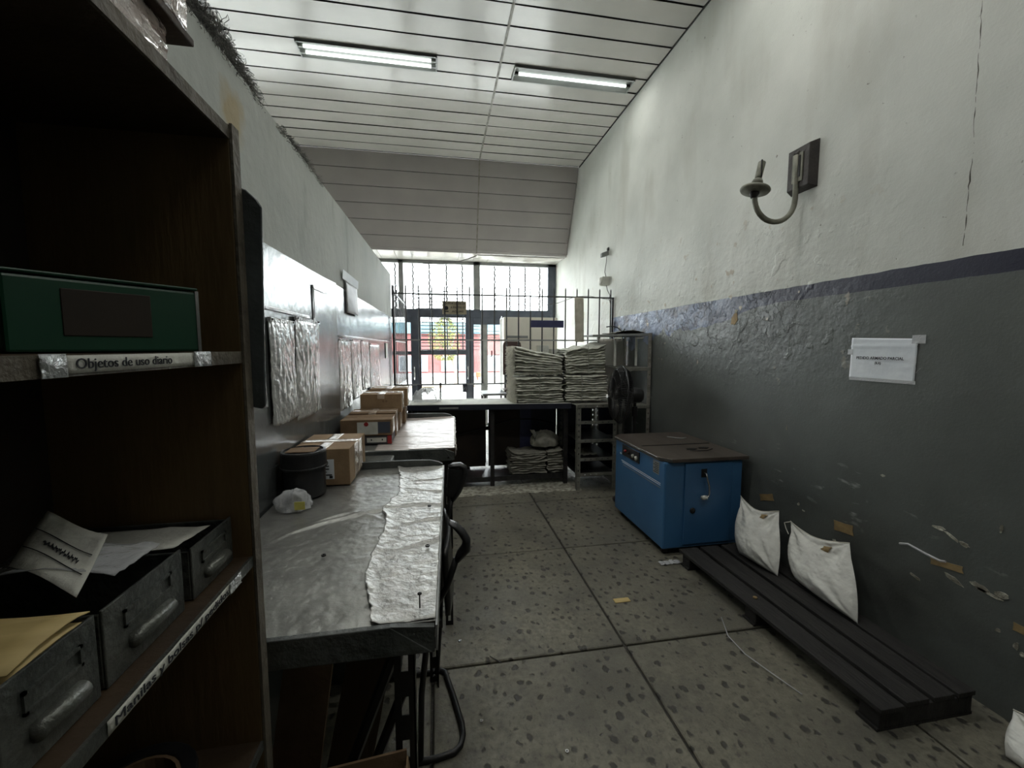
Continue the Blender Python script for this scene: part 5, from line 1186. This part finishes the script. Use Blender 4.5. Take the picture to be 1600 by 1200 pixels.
# ================================================================== STRAPPING MACHINE
ms = thing('strapping_machine', 'blue floor standing strapping machine with brown steel top', 'machine', (1.96, 3.2, 0))
X0, X1, Y0, Y1 = 1.635, 2.275, 2.765, 3.63
MB().box(X0, X1, Y0, Y1, .055, .722).obj('cabinet', M['blue'], ms, bevel=.012, seg=3)
tp = [(X0-.025, Y0+.07), (X0+.045, Y0-.025), (X1+.035, Y0-.03), (X1+.035, Y1+.03), (X0+.05, Y1+.03), (X0-.035, Y1-.04)]
MB().prism(tp, .724, .752, 'z').obj('top_plate', M['top_steel'], ms, bevel=.004)
MB().prism([(X0-.027, Y0+.085), (X0-.024, Y0+.069), (X0+.044, Y0-.0285), (X0+.05, Y0-.022), (X0-.02, Y0+.075)], .728, .748, 'z').obj('edge_strip', M['chrome'], ms)
MB().prism([(X0-.0265, Y0+.075), (X0-.022, Y0+.075), (X0-.031, Y1-.05), (X0-.0355, Y1-.05)], .738, .748, 'z').obj('edge_strip', M['chrome'], ms)
dr_ = MB().box(1.795, 2.185, Y0-.012, Y0, .085, .712).obj('door', M['blue_door'], ms, bevel=.004)
MB().lathe([(.012, 0), (.022, .001), (.022, .006), (.014, .009), (0, .009)], (1.863, Y0-.012, .349), (0, -1, 0), 20).obj('lock', M['black_plastic'], dr_, smooth=True)
MB().box(1.925, 1.972, Y0-.016, Y0-.011, .60, .665).obj('crank_plate', M['black_steel'], dr_, bevel=.003)
MB().tube([(1.950, Y0-.016, .635), (1.950, Y0-.04, .63), (1.953, Y0-.045, .60), (1.972, Y0-.045, .54), (1.975, Y0-.045, .48), (1.965, Y0-.045, .455), (1.935, Y0-.045, .453)], .0065, 8).obj('crank_handle', M['chrome'], dr_, smooth=True)
MB().lathe([(.015, 0), (.017, .02), (.015, .04)], (1.915, Y0-.045, .455), (1, 0, 0), 14).obj('crank_grip', M['lamp_white'], dr_, smooth=True)
MB().box(2.187, X1-.004, Y0-.008, Y0, .085, .712).obj('side_panel', M['blue'], ms, bevel=.003)
MB().box(2.20, 2.255, Y0-.011, Y0-.008, .685, .695).obj('name_plate', M['blue_door'], ms)
cp = MB().box(X0-.008, X0, 3.155, 3.475, .605, .700).obj('control_panel', M['black_plastic'], ms, bevel=.002)
for k, (y, m, r_) in enumerate([(3.40, 'red_label', .013), (3.34, 'hardboard', .012), (3.255, 'lamp_white', .016), (3.195, 'lamp_white', .018)]):
    MB().lathe([(r_, 0), (r_*.95, .014), (0, .016)], (X0-.008, y, .655-(.004*k)), (-1, 0, 0), 14).obj('knob', M[m], cp, smooth=True)
ml = MB().box(X0-.0015, X0+.001, 2.845, 2.935, .605, .735-.03).obj('printed_label', M['frame_light'], ms)
for k in range(6): MB().box(X0-.0022, X0-.0014, 2.852, 2.928-(.02 if k % 2 else 0), .615+k*.014, .621+k*.014).obj('print_line', M['iron'], ml)
for k, z in enumerate((.545, .532, .512)): MB().box(X0-.002, X0+.001, 2.82, 3.50-.02*k, z, z+.005).obj('pinstripe', M['white_paper'] if k < 2 else M['frame_light'], ms)
MB().box(X0-.003, X0+.001, 3.50, 3.53, .60, .612).obj('sticker', M['white_paper'], ms)
for x in (X0+.05, X1-.08):
    for y in (Y0+.06, Y1-.08):
        f_ = MB().lathe([(.026, -.012), (.026, .012)], (x, y, .027), (0, 1, 0), 16).obj('caster', M['black_plastic'], ms)
        MB().box(x-.018, x+.018, y-.03, y+.03, .040, .057).obj('caster_fork', M['iron'], f_)
for cx_, cy_ in ((2.0, 3.0), (2.12, 3.02)):
    MB().prism([(cx_-.045, cy_-.012), (cx_+.015, cy_-.03), (cx_+.048, cy_-.004), (cx_+.02, cy_+.022), (cx_-.03, cy_+.02)], .753, .7565, 'z').obj('feed_hole', M['black_steel'], ms)
MB().tube([(1.96, 2.955, .7555), (2.02, 2.93, .7555), (2.10, 2.935, .7555), (2.17, 2.975, .7555)], .003, 5).obj('guide_lip', M['iron'], ms)
MB().box(X0+.02, X1, 3.16, 3.175, .7525, .7555).obj('strap_slot', M['black_steel'], ms)
tag(MB().tube([(2.05, 3.45, .757), (2.09, 3.38, .758), (2.14, 3.36, .757), (2.19, 3.37, .757)], .005, 5).obj('strap_offcut', M['frame_light'], smooth=True), 'curved offcut of strap on the machine top', 'strap')

# ================================================================== PALLET AND WHITE BAGS
pt = thing('pallet', 'narrow blackened wooden pallet along the right wall', 'pallet', (2.0, 1.93, 0))
py0, py1 = 1.29, 2.66
for x0, x1 in ((1.735, 1.875), (1.905, 2.045), (2.075, 2.205), (2.225, 2.335)):
    e = random.uniform(-.015, .015)
    q0 = lambda x: 1.99+(x-2.035)*.83; q1 = lambda x: x-.03
    MB().hexa([(q0(x0), py0+e, .088), (q0(x1), py0+e, .088), (q1(x1), py1, .088), (q1(x0), py1, .088), (q0(x0), py0+e, .110), (q0(x1), py0+e, .110), (q1(x1), py1, .110), (q1(x0), py1, .110)]).obj('plank', M['pallet'], pt, bevel=.003)
for y, xa, xb in ((1.29, 1.755, 2.23), (1.95, 1.74, 2.27), (2.55, 1.72, 2.29)):
    MB().box(xa, xb, y, y+.085, .012, .087).obj('bearer', M['pallet'], pt, bevel=.003)
    MB().box(xa-.01, xb+.005, y, y+.09, 0, .012).obj('runner', M['pallet'], pt)

def white_bag(label, BN, BF, TN, TF, dip, fat, seed, grp='white woven bags on the pallet', bulge=.03, tab=(.35, .86)):
    """flat woven bag, half filled: sharp corners, sagging mouth line, belly low down"""
    BN, BF, TN, TF = map(Vector, (BN, BF, TN, TF))
    base = (BN+BF)/2; t = thing('white_bag', label, 'bag', base, grp)
    n0 = (BF-BN).cross(TN-BN).normalized()
    if n0.x > 0: n0 = -n0
    def P(u, v, side):
        p = (BN*(1-u)+BF*u)*(1-v)+(TN*(1-u)+TF*u)*v
        p.z -= dip*math.sin(math.pi*u)*v**3
        p += (BF-BN).normalized()*bulge*math.sin(math.pi*min(1, v*1.25))*(u-.5)*2*(1 if u > .5 else .4)
        e = max(0, 4*u*(1-u))**.55*max(0, 1-(1-min(1, v/.30))**2)**.5
        b = fat*e*(.12+.95*(1-v)**.8)
        # creases fan out from the mouth corners and the low corner
        f = 0
        for (cu, cv, am, fr_) in ((0, 1, .010, 11), (1, 1, .009, 9), (0, 0, .008, 10)):
            du, dv = u-cu, v-cv; r = math.hypot(du, dv); a = math.atan2(dv, du)
            f += am*math.sin(a*fr_+seed+cu*2)*math.exp(-((r-.28)/.26)**2)
        f += .005*nz(u*6+seed, v*6, seed)+.002*nz(u*20, v*20, seed)
        if side: return p + n0*(b + f*min(1, e*1.6))
        return p - n0*min(.02, b*.25)
    MB().grid(lambda u, v: P(u, v, 1), 60, 60).obj('bag_front', M['bag_white'], t, smooth=True)
    MB().grid(lambda u, v: P(u, v, 0), 20, 20).obj('bag_back', M['bag_white'], t, smooth=True)
    MB().tube([P(u/24, 1, 1)+Vector((0, 0, .001)) for u in range(25)], .0028, 5).obj('hem', M['sack_edge'], t, smooth=True)
    ua, va = tab
    MB().grid(lambda u, v: P(ua+.13*u-.05*math.sin(v*2.6), va+.12*(v-.5)*(1-.3*u), 1)+n0*(.004+.012*math.sin(v*3.1)), 5, 8).obj('tape_tab', M['tan_tape'], t, smooth=True)
    return t, P
b1, P1 = white_bag('smaller white woven bag between the blue machine and the larger white bag', (2.115, 2.21, .113), (2.085, 2.52, .113), (2.26, 2.38, .462), (2.215, 2.69, .462), .055, .10, 2.0, bulge=.035, tab=(.26, .88))
b2, P2 = white_bag('larger white woven bag leaning on the wall', (2.165, 1.735, .113), (2.195, 2.15, .113), (2.305, 1.925, .452), (2.305, 2.33, .412), .045, .11, 9.0, bulge=.04, tab=(.25, .84))
MB().tube([P2(1, .99, 1), P2(1, .97, 1)+Vector((-.02, .03, -.01)), P2(1, .85, 1)+Vector((-.015, .03, 0)), P2(1, .75, 1)+Vector((-.01, .01, 0))], .003, 5).obj('loose_thread', M['sack_edge'], b2)
white_bag('white bag at the bottom right corner of the picture', (2.13, .86, .0), (2.13, 1.12, .0), (2.26, .88, .20), (2.23, 1.165, .135), .01, .06, 15.0, grp='white bag near the camera', bulge=.01)
tag(MB().lathe([(.0, 0), (.012, .002), (.012, .008), (0, .010)], (1.80, 2.03, .111), n=10).obj('wood_chip', M['tan_tape']), 'small pale chip on the pallet plank', 'chip')

# ================================================================== FLOOR LITTER
tag(bx(1.05, 1.15, 2.285, 2.325, .002, .006).obj('card_tag', M['manila']), 'small yellowish card tag lying on the floor', 'card')
tag(MB().tube([(.235, 1.975, .006), (.285, 1.925, .006)], .0025, 5).obj('nail', M['chrome']), 'bright nail on the floor slab joint', 'nail')
for k, (x, y, l_) in enumerate([(.155, 1.62, 'bright washer on the floor beside the chair runner'), (.47, 1.43, 'small washer on the floor, nearest the camera'), (.09, 2.12, 'bright nut on the floor by the desk corner'), (1.00, 2.30, 'metal scrap beside the yellowish card tag')]):
    tag(MB().lathe([(.003, 0), (.0075, 0), (.0075, .002), (.003, .002), (.003, 0)], (x, y, .003), n=12).obj('washer', M['chrome']), l_, 'washer', 'metal bits on the floor')
tag(MB().tube([(1.60, 2.05, .004), (1.53, 1.90, .006), (1.52, 1.76, .01), (1.56, 1.62, .008), (1.60, 1.50, .004)], .003, 5).obj('strap_offcut', M['film'], smooth=True), 'thin curved clear strap on the floor beside the pallet', 'strap')
tag(MB().grid(lambda u, v: (1.56+.16*u, 2.64+.05*v, .008+.014*abs(nz(u*8, v*6))), 12, 6, (0, 0, .001)).obj('plastic_scrap', M['film']), 'crumpled clear scrap on the floor below the machine corner', 'plastic scrap')
